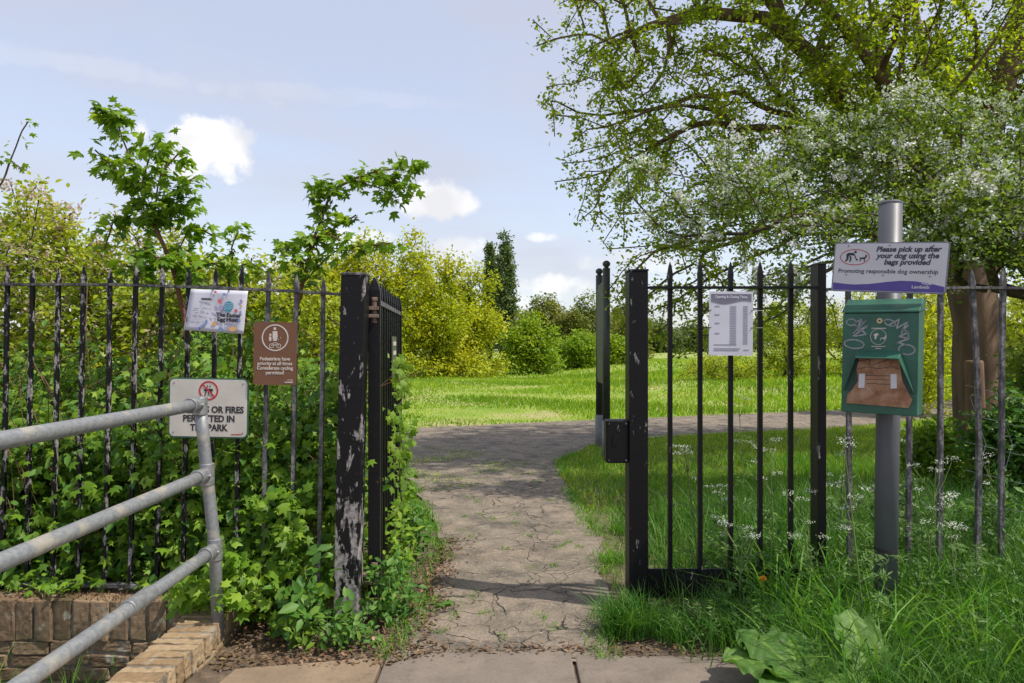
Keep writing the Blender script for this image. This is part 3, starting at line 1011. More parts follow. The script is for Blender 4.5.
for i_, ln in enumerate(("Pedestrians have", "priority at all times", "Considerate cycling", "permitted")):
    text_mesh('lettering', ln, .0268, 0, -.030 - i_ * .0255, M['cream'], s2, y=-.001, bold=.0006, sx=.93)
text_mesh('lettering', "Lambeth", .0130, .078, -H / 2 + .016, M['cream'], s2, y=-.001, bold=.0006)
mb = MB(); stroke(mb, [(.070, -H / 2 + .027), (.080, -H / 2 + .030), (.090, -H / 2 + .027), (.100, -H / 2 + .029)], .0035, -.001); mb.build('emblem', M['cream'], s2)

# easter poster: skewed laminated sheet
s3 = sign_root('event_poster', 'creased laminated egg hunt poster tied crookedly below the top rail on the left', 215.5, 312, 3.88)
k = 3.88 / F


def P3(px, py): return ((px - 215.5) * k, (312 - py) * k)


quad = [P3(191, 289), P3(248, 291), P3(243.5, 334), P3(183.5, 330)]


def bil(u, v):
    """u right, v up within the sheet"""
    tl, tr, br, bl = quad
    a = (bl[0] + (tl[0] - bl[0]) * v, bl[1] + (tl[1] - bl[1]) * v); b_ = (br[0] + (tr[0] - br[0]) * v, br[1] + (tr[1] - br[1]) * v)
    return (a[0] + (b_[0] - a[0]) * u, a[1] + (b_[1] - a[1]) * u)


mb = MB(); nn = 10
vsx = []
for j in range(nn + 1):
    for i_ in range(nn + 1):
        x_, z_ = bil(i_ / nn, j / nn); vsx.append((x_, .004 * math.sin(i_ * .9) * math.cos(j * .6), z_))
mb.add(vsx, [(j * (nn + 1) + i_, j * (nn + 1) + i_ + 1, (j + 1) * (nn + 1) + i_ + 1, (j + 1) * (nn + 1) + i_) for j in range(nn) for i_ in range(nn)])
sh = mb.build('sheet', M['paper'], s3, smooth=True)
sm = sh.modifiers.new('thick', 'SOLIDIFY'); sm.thickness = .001


def blob(mat, items, nm):
    mb = MB()
    for u, v, ru, rv, rot in items:
        x_, z_ = bil(u, v); mb.prism(ell(x_, z_, ru, rv, 12, rot), -.007, -.0062)
    mb.build(nm, mat, s3)


blob(M['teal'], [(.70, .62, .026, .030, -.5)], 'egg_print')
mb = MB()
for dv in (-.02, .0, .02):
    x_, z_ = bil(.70, .62)
    stroke(mb, [(x_ - .023, z_ - .004 + dv * .6), (x_ - .010, z_ + .004 + dv * .6), (x_ + .006, z_ + dv * .6), (x_ + .022, z_ + .008 + dv * .6)], .0025, -.0076)
mb.build('egg_stripes', M['paper'], s3)
blob(M['pred'], [(.54, .73, .010, .014, .4), (.84, .53, .008, .011, .2), (.44, .95, .008, .006, 0)], 'print')
blob(M['plilac'], [(.57, .57, .012, .018, -.3), (.91, .75, .008, .012, .2), (.46, .42, .006, .012, .5), (.75, .22, .02, .005, 0)], 'print')
blob(M['porange'], [(.82, .10, .022, .014, .1), (.50, .20, .013, .013, 0), (.92, .64, .006, .006, 0)], 'print')
blob(M['pblue'], [(.90, .30, .009, .013, -.5), (.62, .08, .012, .014, .4), (.60, .90, .010, .007, 0), (.92, .48, .005, .014, .1), (.30, .12, .022, .006, .6), (.36, .22, .007, .016, -.3), (.24, .06, .012, .006, .2)], 'print')
text_mesh('lettering', "The Easter", .031, *bil(.72, .415), M['black_ink'], s3, y=-.007, bold=.0011, rot=-.05)
text_mesh('lettering', "Egg Hunt", .031, *bil(.715, .31), M['black_ink'], s3, y=-.007, bold=.0011, rot=-.05)
mb = MB()
for u0, u1, v, w in ((.22, .40, .77, .012), (.22, .38, .65, .003), (.12, .42, .54, .003), (.14, .38, .44, .003), (.13, .36, .34, .003)):
    a = bil(u0, v); b_ = bil(u1, v); nseg = 7
    for q in range(nseg):
        if q % 3 == 2 and w < .01: continue
        stroke(mb, [(a[0] + (b_[0] - a[0]) * q / nseg, a[1] + (b_[1] - a[1]) * q / nseg), (a[0] + (b_[0] - a[0]) * (q + .8) / nseg, a[1] + (b_[1] - a[1]) * (q + .8) / nseg)], w, -.007)
mb.build('small_print', M['greyink'], s3)
mb = MB()
for u, v in ((.40, .98), (.68, .97), (.03, .22)):
    x_, z_ = bil(u, v); mb.tube([(x_, -.008, z_ - .005), (x_, -.004, z_ + .02), (x_, .02, z_ + .03)], .002, 5)
mb.build('cable_tie', M['cable'], s3)

# grey notice on the right panel
s4 = sign_root('paper_notice', 'pale grey printed timetable with a dark wavy header wired to the right panel', 731, 323.5, 4.055, roll=R(-.4) * -1)
k = 4.055 / F; W, H = 44 * k, 64 * k
mb = MB(); mb.prism(rrect(W, H, .003, 2), 0, .002); mb.build('sheet', M['paper'], s4)
mb = MB()
top = H / 2 - .014; pts = [(-W / 2 + .012, top), (W / 2 - .010, top)]
for q in range(13):
    xx = W / 2 - .010 - (W - .022) * q / 12
    pts.append((xx, top - .046 + .010 * math.sin(q / 12 * math.pi * 2 + .5) - .004))
mb.prism(pts[::-1], -.0015, -.0003); mb.build('header', M['darkgrey'], s4)
text_mesh('lettering', "Opening & Closing Times", .0195, 0, top - .018, M['paper'], s4, y=-.002, bold=.0006, sx=.93)
mb = MB(); mb2 = MB()
for q in range(23):
    z_ = top - .072 - q * .0098
    stroke(mb, [(-W * .02, z_), (W * .115, z_)], .0042, -.0012)
    stroke(mb, [(W * .28, z_), (W * .375, z_)], .0042, -.0012)
for q in (0, 5, 10, 16):
    z_ = top - .072 - q * .0098
    stroke(mb, [(-W * .36, z_), (-W * .27, z_)], .007, -.0012)
stroke(mb, [(-W * .38, -H / 2 + .062), (W * .12, -H / 2 + .062)], .005, -.0012)
stroke(mb, [(-W * .38, -H / 2 + .040), (W * .2, -H / 2 + .040)], .005, -.0012)
stroke(mb, [(-W * .38, -H / 2 + .030), (W * .17, -H / 2 + .030)], .005, -.0012); stroke(mb, [(W * .3, -H / 2 + .032), (W * .4, -H / 2 + .032)], .006, -.0012)
mb.build('small_print', M['greyink'], s4)
mb = MB()
for z_ in (H / 2 - .11, H / 2 - .21):
    for sx_ in (-1, 1):
        mb.tube([(sx_ * (W / 2 - .012), -.004, z_), (sx_ * (W / 2 + .02), .01, z_), (sx_ * (W / 2 + .062), .02, z_ + .001)], .0022, 5)
mb.build('wire_tie', M['cable'], s4)

# ------------------------------------------------------------------ dispenser pole, sign, dispenser
RZ = R(-38)
pole_c = at(887, 600, 3.66)
pole = empty('sign_pole', (pole_c.x, pole_c.y, 0), 'round grey steel pole carrying the dog waste sign and the green dispenser', 'pole')
mb = MB(); tp_ = at(890.5, 204, 3.66); mb.tube([(pole_c.x - .012, 3.66, -.1), (tp_.x, 3.66, tp_.z)], .0565, 28)
po_ = mb.build('shaft', M['polegrey'], pole, True, smooth=True)
mb = MB(); mb.tube([(tp_.x, 3.66, tp_.z - .002), (tp_.x, 3.66, tp_.z + .006), (tp_.x, 3.66, tp_.z + .014)], [.0575, .0575, .048], 28); mb.build('cap', M['polegrey'], pole, True)
mb = MB(); mb.tube([(pole_c.x - .006, 3.66, .475), (pole_c.x - .006, 3.66, .49)], .0582, 28); mb.build('band', M['black_ink'], pole, True)

sg = empty('dog_waste_sign', at(888, 267.5, 3.50) + Vector((0, 0, 0)), 'white and purple dog waste sign above the green dispenser', 'sign', rz=RZ)
sg.rotation_euler = (0, R(4.6), RZ)
W, H = .515, .252
mb = MB(); mb.prism(rrect(W, H, .012), 0, .004); mb.build('frame', M['signmetal'], sg)
mb = MB(); mb.prism(rrect(W - .012, H - .012, .009), -.0014, -.0003); mb.build('panel', M['whitesign'], sg)
pts = [(W / 2 - .008, -H / 2 + .008), (-W / 2 + .008, -H / 2 + .008)]
for q in range(25):
    u = q / 24
    pts.append((-W / 2 + .008 + (W - .016) * u, -H / 2 + float(np.interp(u, [0, .1, .2, .35, .5, .62, .75, .88, 1], [.046, .040, .037, .042, .054, .061, .060, .050, .036]))))
mb = MB(); mb.prism(pts[::-1], -.0026, -.0016); mb.build('purple_wave', M['purple'], sg)
mb = MB(); ring(mb, -.157, .051, .070, .041, .0035, -.0026, -.0016); mb.build('red_oval', M['red'], sg)
mb = MB(); y_ = -.0026; ox, oz = -.157, .051


def pr(pts_): mb.prism([(ox + a * .001, oz + b_ * .001) for a, b_ in pts_], y_, -.0016)


mb.prism(ell(ox + .002, oz + .026, .0065, .0065), y_, -.0016)
pr([(-42, 14), (-30, 22), (-8, 22), (0, 14), (-6, 8), (-22, 10), (-30, 4), (-38, 6)])
pr([(-40, 8), (-30, 6), (-28, -10), (-40, -24), (-46, -22), (-38, -8)]); pr([(-26, 6), (-18, 6), (-14, -8), (-18, -24), (-25, -24), (-22, -8)])
pr([(-6, 14), (0, 12), (10, -10), (6, -12)]); pr([(6, -10), (16, -8), (15, -16), (8, -18)])
pr([(24, -2), (48, 0), (50, 14), (56, 8), (60, 10), (52, -6), (48, -8), (50, -22), (45, -22), (43, -9), (31, -10), (28, -22), (24, -22), (26, -8), (20, 6)])
mb.build('pictogram', M['black_ink'], sg)
for ln, z_ in (("Please pick up after", .090), ("your dog using the", .058), ("bags provided", .026)):
    text_mesh('lettering', ln, .0365, .080, z_, M['ink'], sg, y=-.0022, bold=.0013, shear=.22, sx=.98)
text_mesh('lettering', "Promoting responsible dog ownership", .0300, -.006, -.020, M['ink'], sg, y=-.0022, bold=.0003, shear=.05, sx=.97)
text_mesh('lettering', "Lambeth", .022, .150, -.094, M['whitesign'], sg, y=-.0032, bold=.0005)
mb = MB()
stroke(mb, [(.155, -.074), (.166, -.080), (.176, -.073), (.188, -.079), (.200, -.074)], .004, -.0036); stroke(mb, [(.160, -.080), (.196, -.082)], .002, -.0036)
mb.build('emblem', M['whitesign'], sg)
screws(sg, [(-.19, .108), (0, .110), (.19, .108), (-.19, -.040), (-.02, -.040), (.185, -.042)])

# dispenser
bx = empty('bag_dispenser', at(878, 414, 3.47), 'dented dark green dog bag dispenser with grey graffiti and a rusty brown opening', 'dispenser')
bx.rotation_euler = (0, R(1.0), RZ)
BW, BH, BD = .170, .50, .17      # half width, body height, depth
mb = MB()
mb.add([(-BW, 0, 0), (BW, 0, 0), (BW, BD, 0), (-BW, BD, 0), (-BW, 0, BH), (BW, 0, BH), (BW, BD, BH + .02), (-BW, BD, BH + .02)],
       [(0, 1, 2, 3), (4, 5, 6, 7), (0, 1, 5, 4), (1, 2, 6, 5), (2, 3, 7, 6), (3, 0, 4, 7)])
mb.build('body', M['dispenser'], bx, bevel=.004)
mb = MB(); c_ = BW + .003
mb.add([(-c_, -.006, BH + .002), (c_, -.006, BH + .002), (c_, BD + .002, BH + .022), (-c_, BD + .002, BH + .022), (-c_, -.006, BH + .012), (c_, -.006, BH + .012), (c_, BD * .65, BH + .075), (-c_, BD * .65, BH + .075), (c_, BD + .002, BH + .075), (-c_, BD + .002, BH + .075)],
       [(0, 1, 5, 4), (4, 5, 6, 7), (7, 6, 8, 9), (0, 4, 7, 9, 3), (1, 2, 8, 6, 5), (3, 9, 8, 2), (0, 3, 2, 1)])
mb.build('lid', M['dispenser'], bx, bevel=.003)
# hood
mb = MB()
t0, tz, fz, pz = .100, .315, .280, .105
xo = -.002
outer = [(-t0 + xo, 0, tz), (t0 + xo, 0, tz), (t0 - .004 + xo, -.055, fz), (-t0 + .004 + xo, -.055, fz)]
mb.add([*outer, *[(p[0], p[1], p[2] - .006) for p in outer]], [(0, 1, 2, 3), (4, 5, 6, 7), (0, 1, 5, 4), (1, 2, 6, 5), (2, 3, 7, 6), (3, 0, 4, 7)])
for sx_ in (-1, 1):
    a = (sx_ * t0 + xo, -.001, tz); b_ = (sx_ * (t0 - .004) + xo, -.055, fz); cpt = (sx_ * .160 + xo, -.001, pz); dpt = (sx_ * .157 + xo, -.012, pz + .012)
    qd = [a, b_, dpt, cpt]
    mb.add([*qd, *[(p[0] - sx_ * .005, p[1], p[2]) for p in qd]], [(0, 1, 2, 3), (4, 5, 6, 7), (0, 1, 5, 4), (1, 2, 6, 5), (2, 3, 7, 6), (3, 0, 4, 7)])
mb.build('hood', M['dispenser'], bx, bevel=.002)
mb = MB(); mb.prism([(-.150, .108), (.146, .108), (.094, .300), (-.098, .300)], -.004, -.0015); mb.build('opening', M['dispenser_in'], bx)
mb = MB(); mb.prism([(-.145, .045), (.135, .040), (.150, .080), (.132, .112), (.105, .170), (.088, .285), (.02, .296), (-.085, .290), (-.1, .22), (-.092, .16), (-.118, .115), (-.140, .09)], -.0075, -.0045)
mb.build('rusty_plate', M['rustcard'], bx)
mb = MB()
mb.prism([(-.090, .125), (-.062, .127), (-.060, .198), (-.088, .196)], -.009, -.0078); mb.prism([(.055, .130), (.082, .132), (.080, .202), (.054, .200)], -.009, -.0078)
mb.build('white_sticker', M['whitesign'], bx)
mb = MB()
stroke(mb, [(-.11, .215), (-.05, .232), (.0, .225), (.06, .238), (.09, .225)], .0025, -.009); stroke(mb, [(-.055, .19), (.05, .192)], .002, -.009); stroke(mb, [(-.055, .17), (.05, .172)], .002, -.009)
stroke(mb, [(-.055, .15), (.05, .150)], .002, -.009); stroke(mb, [(-.02, .245), (.05, .275), (.075, .285)], .003, -.009); stroke(mb, [(-.09, .26), (-.04, .27), (-.04, .24)], .003, -.009)
mb.build('scrawl', M['black_ink'], bx)
mb = MB(); mb.prism(ell(.0, .462, .0135, .0135, 18), -.006, 0); lk = mb.build('lock', M['brass'], bx)
mb = MB(); mb.prism(ell(.0, .462, .005, .005, 10), -.008, -.006); mb.build('keyhole', M['black_ink'], lk)
mb = MB()
lp = lambda cx, cz, rx, rz, rot=0, n=16, m0=0: [(p[0], p[1]) for p in ell(cx, cz, rx, rz, n, rot)] + [ell(cx, cz, rx, rz, n, rot)[0]]
for a in (lp(-.130, .455, .022, .016), lp(-.115, .345, .046, .022, -.1), [(-.085, .470), (-.10, .425), (-.06, .465), (-.115, .405), (-.05, .440), (-.12, .385)],
          [(-.12, .40), (-.09, .425), (-.06, .395), (-.11, .385)], lp(-.095, .45, .018, .012, .7),
          lp(.045, .452, .026, .014, -.4), [(.04, .44), (.085, .470), (.075, .425), (.12, .455), (.10, .415), (.125, .44)], lp(.12, .322, .035, .024, -.1),
          [(.10, .42), (.125, .405), (.085, .385), (.13, .375), (.08, .355), (.12, .345)], lp(.112, .395, .014, .022, .3)):
    stroke(mb, a, .0062, -.0012)
mb.build('graffiti', M['graffiti'], bx)
mb = MB(); ring(mb, -.005, .383, .036, .040, .002, -.001, -.0002, 30)
oy = -.0014
mb.prism([(-.028, .392), (-.012, .402), (-.002, .394), (-.010, .388), (-.016, .370), (-.022, .370), (-.022, .386)], oy, -.0002)
mb.prism([(.006, .378), (.022, .380), (.027, .392), (.030, .382), (.023, .368), (.020, .368), (.018, .374), (.008, .374), (.006, .366), (.003, .366)], oy, -.0002)
for z_, hw_ in ((.425, .032), (.335, .030), (.325, .012)):
    stroke(mb, [(-hw_ - .004, z_), (hw_ - .004, z_)], .0035, -.001)
mb.build('emblem', M['cream'], bx)

# noticeboard edge-on by the path
nb = empty('park_noticeboard', (1.315, 10.15, 0), 'tall narrow park noticeboard with ball topped posts seen edge on beside the path', 'noticeboard')
for (px, Y, zt) in ((606.5, 9.75, 2.62), (600, 10.55, 2.60)):
    X = 1.315
    mb = MB(); mb.tube([(X, Y, .45), (X, Y, zt)], .052, 16); p_ = mb.build('post', M['boardgreen'], nb, True, smooth=True)
    mb = MB(); mb.tube([(X, Y, zt - .01), (X, Y, zt + .015), (X, Y, zt + .04), (X, Y, zt + .075), (X, Y, zt + .10), (X, Y, zt + .108)], [.03, .03, .052, .055, .03, .004], 14)
    q_ = mb.build('finial', M['boardgreen'], nb, True, smooth=True); q_.parent = p_
    mb = MB(); mb.tube([(X, Y, -.05), (X, Y, .5)], .062, 14); f_ = mb.build('footing', M['footgrey'], nb, True, smooth=True); f_.parent = p_
mb = MB(); mb.box((1.315, 10.15, 1.72), (.035, .36, .72)); mb.build('board', M['boardgreen'], nb, True, bevel=.01)
mb = MB(); mb.box((1.275, 10.15, 1.72), (.003, .32, .66)); mb.build('glazed_panel', M['lichgreen'], nb, True)

# timber post
tb = empty('timber_post', at(975, 470, 8.2).xy.to_3d(), 'short round weathered timber post standing before the big tree trunk', 'post')
mb = MB(); c0 = tb.location; mb.tube([(c0.x, c0.y, -.05), (c0.x + .01, c0.y, .7), (c0.x - .01, c0.y, 1.34), (c0.x - .01, c0.y, 1.37)], [.105, .10, .097, .085], 16)
mb.build('shaft', M['timber'], tb, True, smooth=True)
#PLANTS
# ------------------------------------------------------------------ trees
def grow(seed, pts, step=.4, jit=.05, sag=0.0, pen=.12):
    """seed: list of polylines (each starts on an earlier node). Returns positions and parents."""
    pos = []; par = []; dep = []
    for line, start in seed:
        prev = start
        for p in line:
            pos.append(np.array(p, float)); par.append(prev)
            dep.append(0 if prev < 0 else dep[prev] + np.linalg.norm(pos[-1] - pos[prev]))
            prev = len(pos) - 1
    A = np.zeros((len(pos) + len(pts) * 14 + 50, 3)); D = np.zeros(len(A)); n = len(pos)
    A[:n] = pos; D[:n] = dep; par = par[:]
    top = A[:n]
    first = np.min(np.linalg.norm(pts[:, None, :] - top[None, ::2, :], axis=2), axis=1)
    for p in pts[np.argsort(first)]:
        d = np.linalg.norm(A[:n] - p, axis=1)
        j = int(np.argmin(d + pen * D[:n]))
        k = max(1, int(d[j] / step)); k = min(k, 12)
        a = A[j].copy(); prev = j
        for q in range(1, k + 1):
            s = q / k
            c = a + (p - a) * s
            c[2] += sag * d[j] * math.sin(math.pi * s)
            if q < k: c += rng.normal(size=3) * jit
            if n >= len(A): break
            A[n] = c; D[n] = D[prev] + np.linalg.norm(A[n] - A[prev]); par.append(prev); prev = n; n += 1
    return A[:n].copy(), np.array(par)


def radii(A, par, r_root, p=2.3, rmin=.004):
    n = len(A); w = np.zeros(n); has = np.zeros(n, bool)
    has[par[par >= 0]] = True
    w[~has] = 1.0
    for i in range(n - 1, 0, -1):
        if par[i] >= 0: w[par[i]] += w[i]
    r = r_root * (w / w[0]) ** (1 / p)
    return np.maximum(r, rmin), has


def wood(name, A, par, r, mat, parent, sides=6, root_extra=None, rcut=0.0):
    n = len(A); child = [[] for _ in range(n)]
    for i in range(n):
        if par[i] >= 0: child[par[i]].append(i)
    V = []; T = []; cnt = 0
    starts = [(i, -1) for i in range(n) if par[i] < 0]
    ang = np.linspace(0, 2 * np.pi, sides, endpoint=False)
    stack = list(starts)
    while stack:
        s, pr = stack.pop()
        chain = ([pr] if pr >= 0 else []) + [s]
        cur = s
        while child[cur]:
            ch = sorted(child[cur], key=lambda q: -r[q])
            for o in ch[1:]: stack.append((o, cur))
            cur = ch[0]; chain.append(cur)
        if len(chain) < 2: continue
        P = A[chain]; rr = r[chain].copy()
        if pr >= 0: rr[0] = min(rr[0], rr[1] * 1.1)
        if rr.max() < rcut: continue
        # smooth
        if len(P) > 3:
            Q = P.copy(); Q[1:-1] = P[1:-1] * .5 + (P[:-2] + P[2:]) * .25; P = Q
        d = np.gradient(P, axis=0); d = normed(d)
        up = np.array([.31, .87, .1]); R_ = []
        for k in range(len(P)):
            u = up - d[k] * np.dot(up, d[k])
            if np.linalg.norm(u) < 1e-4: u = np.cross(d[k], [1, 0, .3])
            u /= np.linalg.norm(u); up = u
            b = np.cross(d[k], u)
            R_.append(P[k] + (np.cos(ang)[:, None] * u + np.sin(ang)[:, None] * b) * rr[k])
        V.append(np.concatenate(R_)); m = len(P)
        i0 = (np.arange(m - 1)[:, None] * sides + np.arange(sides)[None]).ravel()
        i1 = (np.arange(m - 1)[:, None] * sides + (np.arange(sides)[None] + 1) % sides).ravel()
        T.append(np.concatenate([np.stack([i0, i1, i1 + sides], 1), np.stack([i0, i1 + sides, i0 + sides], 1)]) + cnt)
        cnt += m * sides
    return np_mesh(name, np.concatenate(V), np.concatenate(T), mat, parent, True, smooth=True)


def in_blobs(blobs, n, shell=.0, zmin=None):
    """points in a union of ellipsoids (cx,cy,cz,rx,ry,rz)"""
    B = np.array(blobs, float); vol = B[:, 3] * B[:, 4] * B[:, 5]
    k = rng.choice(len(B), n, p=vol / vol.sum())
    d = normed(rng.normal(size=(n, 3))); rr = rng.uniform(shell, 1, n) ** (1 / 2.4)
    P = B[k, :3] + d * rr[:, None] * B[k, 3:6]
    if zmin is not None: P[:, 2] = np.where(P[:, 2] < zmin, zmin + rng.uniform(0, .4, n), P[:, 2])
    return P


def leaves_at(A, par, r, thr, per, spread, n=None):
    """leaf positions along the thin twigs"""
    idx = np.where((r < thr) & (par >= 0))[0]
    cnt = per if n is None else max(1, n // max(1, len(idx)))
    k = np.repeat(idx, cnt)
    t_ = rng.random(len(k))[:, None]
    P = A[k] * (1 - t_) + A[par[k]] * t_ + rng.normal(size=(len(k), 3)) * spread
    return P


def leaf_normals(n, up=.6):
    v = rng.normal(size=(n, 3)); v[:, 2] = np.abs(v[:, 2]) + up
    return v


def tree(name, label, cat, base, seed_h, blobs, npts, nleaf, lsize, lmat, wmat, r_root, tpl=DIAM, step=.5, jit=.08, spread=.2, group=None, thr=None, up=.4, zmin=None, droop=0.0, rcut=0.0, sides=6, lean=(0, 0), pen=.12):
    b = Vector(base)
    e = empty(name, b, label, cat, group)
    line = [(b.x + lean[0] * s, b.y + lean[1] * s, b.z - .1 + seed_h * s) for s in np.linspace(0, 1, 6)]
    pts = in_blobs(blobs, npts, zmin=zmin)
    A, par = grow([(line, -1)], pts, step, jit, pen=pen)
    r, has = radii(A, par, r_root)
    r[0] *= 1.15
    wood('trunk', A, par, r, wmat, e, sides, rcut=rcut)
    P = leaves_at(A, par, r, thr or r_root * .22, 0, spread, nleaf)
    P[:, 2] = np.maximum(P[:, 2], b.z + .02)
    Nn = leaf_normals(len(P), up)
    S = lsize * rng.uniform(.6, 1.25, len(P))
    scatter('crown', tpl, P, Nn, S, lmat, e)
    return e, A, par, r


# ---- big plane tree on the right: hand laid limbs, then grown twigs
tb_ = at(974, 455, 9.9)
bx0, by0 = 6.58, 9.9
pe = empty('plane_tree', (bx0, by0, 0), 'huge spreading tree with thick mottled brown trunk and backlit yellow green leaves on the right', 'tree')
trunk = [(bx0 + .05, by0, -.15), (bx0, by0, .5), (bx0 - .02, by0, 1.2), (bx0, by0, 1.9), (bx0 + .05, by0, 2.5)]
nT = len(trunk)


def px3(lst): return [tuple(at(*q)) for q in lst]


limbs = [
    (px3([(955, 215, 9.8), (925, 165, 9.6), (905, 120, 9.3), (880, 75, 8.9), (858, 40, 8.6), (820, 0, 8.2), (780, -60, 7.8)]), nT - 1),
    (px3([(975, 190, 9.8), (990, 130, 9.7), (1005, 80, 9.6), (1022, 30, 9.6), (1035, -60, 9.4), (1040, -200, 9.2)]), nT - 1),
    (px3([(930, 205, 9.9), (885, 165, 9.9), (850, 105, 9.8), (815, 60, 9.6), (785, 20, 9.4), (740, -30, 9.2)]), nT - 1),
    (px3([(1010, 190, 10.3), (1070, 120, 10.9), (1150, 60, 11.5)]), nT - 1),
    (px3([(960, 150, 10.3), (930, 80, 11.0), (915, 20, 11.8), (900, -80, 12.5)]), nT - 1),
]
seed = [(trunk, -1)]
cnt_ = nT
starts_ = []
for l, s in limbs:
    seed.append((l, s)); starts_.append(cnt_); cnt_ += len(l)
# secondary limbs sweeping left
seed.append((px3([(840, 75, 8.8), (790, 72, 9.0), (735, 75, 9.2)]), starts_[2] + 2)); cnt_ += 3
seed.append((px3([(800, 120, 9.6), (745, 130, 9.5)]), starts_[2] + 1)); cnt_ += 2
seed.append((px3([(770, 0, 9.2), (700, 10, 9.0), (630, 30, 8.9), (580, 50, 9.0)]), starts_[2] + 3)); cnt_ += 4
seed.append((px3([(895, 45, 8.4), (905, 0, 8.0), (910, -60, 7.5)]), starts_[0] + 3)); cnt_ += 3
blobs = []
for (px, py, Y, rx, ry, rz) in (
        (572, 20, 9.2, .55, .9, .55), (590, -60, 9.2, .9, 1.2, .9), (568, 150, 9.4, .5, .8, .42), (615, 100, 9.5, .9, 1.3, .8), (600, 215, 9.5, .42, .7, .55),
        (660, 30, 9.2, 1.0, 1.5, 1.0), (640, 200, 9.4, .75, 1.1, .9), (625, 285, 9.4, .42, .7, .55), (660, 310, 9.8, .6, .8, .5), (612, 335, 9.6, .28, .5, .32), (665, 350, 9.9, .4, .6, .25), (700, 345, 10.3, .5, .6, .3), (548, 100, 9.3, .25, .5, .25), (565, 190, 9.4, .28, .5, .22), (700, 130, 9.3, 1.0, 1.5, 1.0),
        (710, 240, 9.6, .9, 1.2, .8), (720, 320, 10.2, .8, .9, .45), (760, 50, 8.8, 1.1, 1.7, 1.1), (780, 190, 9.8, 1.0, 1.4, .9), (800, 300, 10.8, .9, 1.0, .6),
        (850, 110, 9.8, 1.1, 2.0, 1.1), (850, 20, 8.4, 1.2, 1.8, 1.0), (930, 60, 9.4, 1.3, 2.2, 1.2), (900, 210, 10.8, 1.1, 1.4, .9), (1010, 120, 10.4, 1.3, 2.0, 1.2),
        (1000, 230, 11.2, 1.2, 1.4, .9), (1080, 60, 10.0, 1.5, 2.2, 1.6), (1090, 210, 10.5, 1.3, 1.6, 1.2), (1180, 130, 10.5, 1.4, 2.0, 1.6),
        (700, -90, 8.8, 1.4, 1.8, 1.1), (820, -120, 8.6, 1.6, 2.2, 1.3), (960, -150, 9.4, 1.8, 2.4, 1.6), (1100, -140, 10.0, 1.8, 2.2, 1.6), (960, -280, 9.6, 1.6, 1.8, 1.0)):
    c = at(px, py, Y); blobs.append((c.x, c.y, c.z, rx, ry, rz))
pts = in_blobs(blobs, 5200)
A, par = grow(seed, pts, .32, .045, sag=.06, pen=.22)
r, _h = radii(A, par, .31, p=2.0, rmin=.005)
r[0] *= 1.15
wood('trunk', A, par, r, M['bark'], pe, 8)
P = leaves_at(A, par, r, .03, 0, .055, 150000)
Nn = leaf_normals(len(P), .35)
scatter('crown', OVATE, P, Nn, .064 * rng.uniform(.55, 1.3, len(P)), M['plane'], pe)

# ---- hawthorn in blossom in front of it
hb = [(3.7, 7.0, 3.15, .8, .8, .45), (2.35, 6.8, 3.05, .55, .6, .35), (3.0, 7.1, 3.45, .5, .5, .3), (2.9, 6.5, 2.65, .7, .6, .30), (4.6, 6.8, 3.0, .9, .8, .6), (4.1, 6.3, 2.65, .8, .6, .40), (1.75, 6.9, 2.75, .45, .5, .35), (5.5, 6.8, 2.9, .9, .8, .8),
      (4.9, 6.2, 2.35, .8, .5, .35), (3.4, 6.4, 2.35, .5, .4, .2), (5.4, 6.4, 1.95, .5, .5, .5), (4.3, 6.9, 2.25, .35, .3, .25), (3.9, 7.0, 3.7, .7, .6, .35), (1.35, 6.9, 3.1, .3, .4, .25), (2.1, 6.9, 3.55, .35, .4, .2), (3.0, 7.2, 3.75, .35, .4, .25), (5.2, 7, 3.8, .6, .6, .35), (2.35, 6.5, 2.2, .35, .3, .2)]
he, A, par, r = tree('hawthorn_tree', 'hawthorn loaded with white blossom hanging over the dog waste sign', 'tree', (5.25, 7.0, 0), 1.9, hb, 1100, 44000, .05, M['haw'], M['twig'], .075, OVATE, .22, .03, .09, thr=.016, lean=(-.12, -.1))
P = in_blobs(hb, 100)
idx = np.where(r < .012)[0]
k = rng.choice(idx, 1350)
ctr = A[k] + rng.normal(size=(len(k), 3)) * .06 + np.array([0, 0, .03])
P = np.repeat(ctr, 26, axis=0) + rng.normal(size=(len(ctr) * 26, 3)) * .029 * np.repeat(rng.uniform(.5, 1.4, len(ctr)), 26)[:, None]
scatter('blossom', PETAL, P, leaf_normals(len(P), .3), .027 * rng.uniform(.7, 1.2, len(P)), M['blossom'], he)

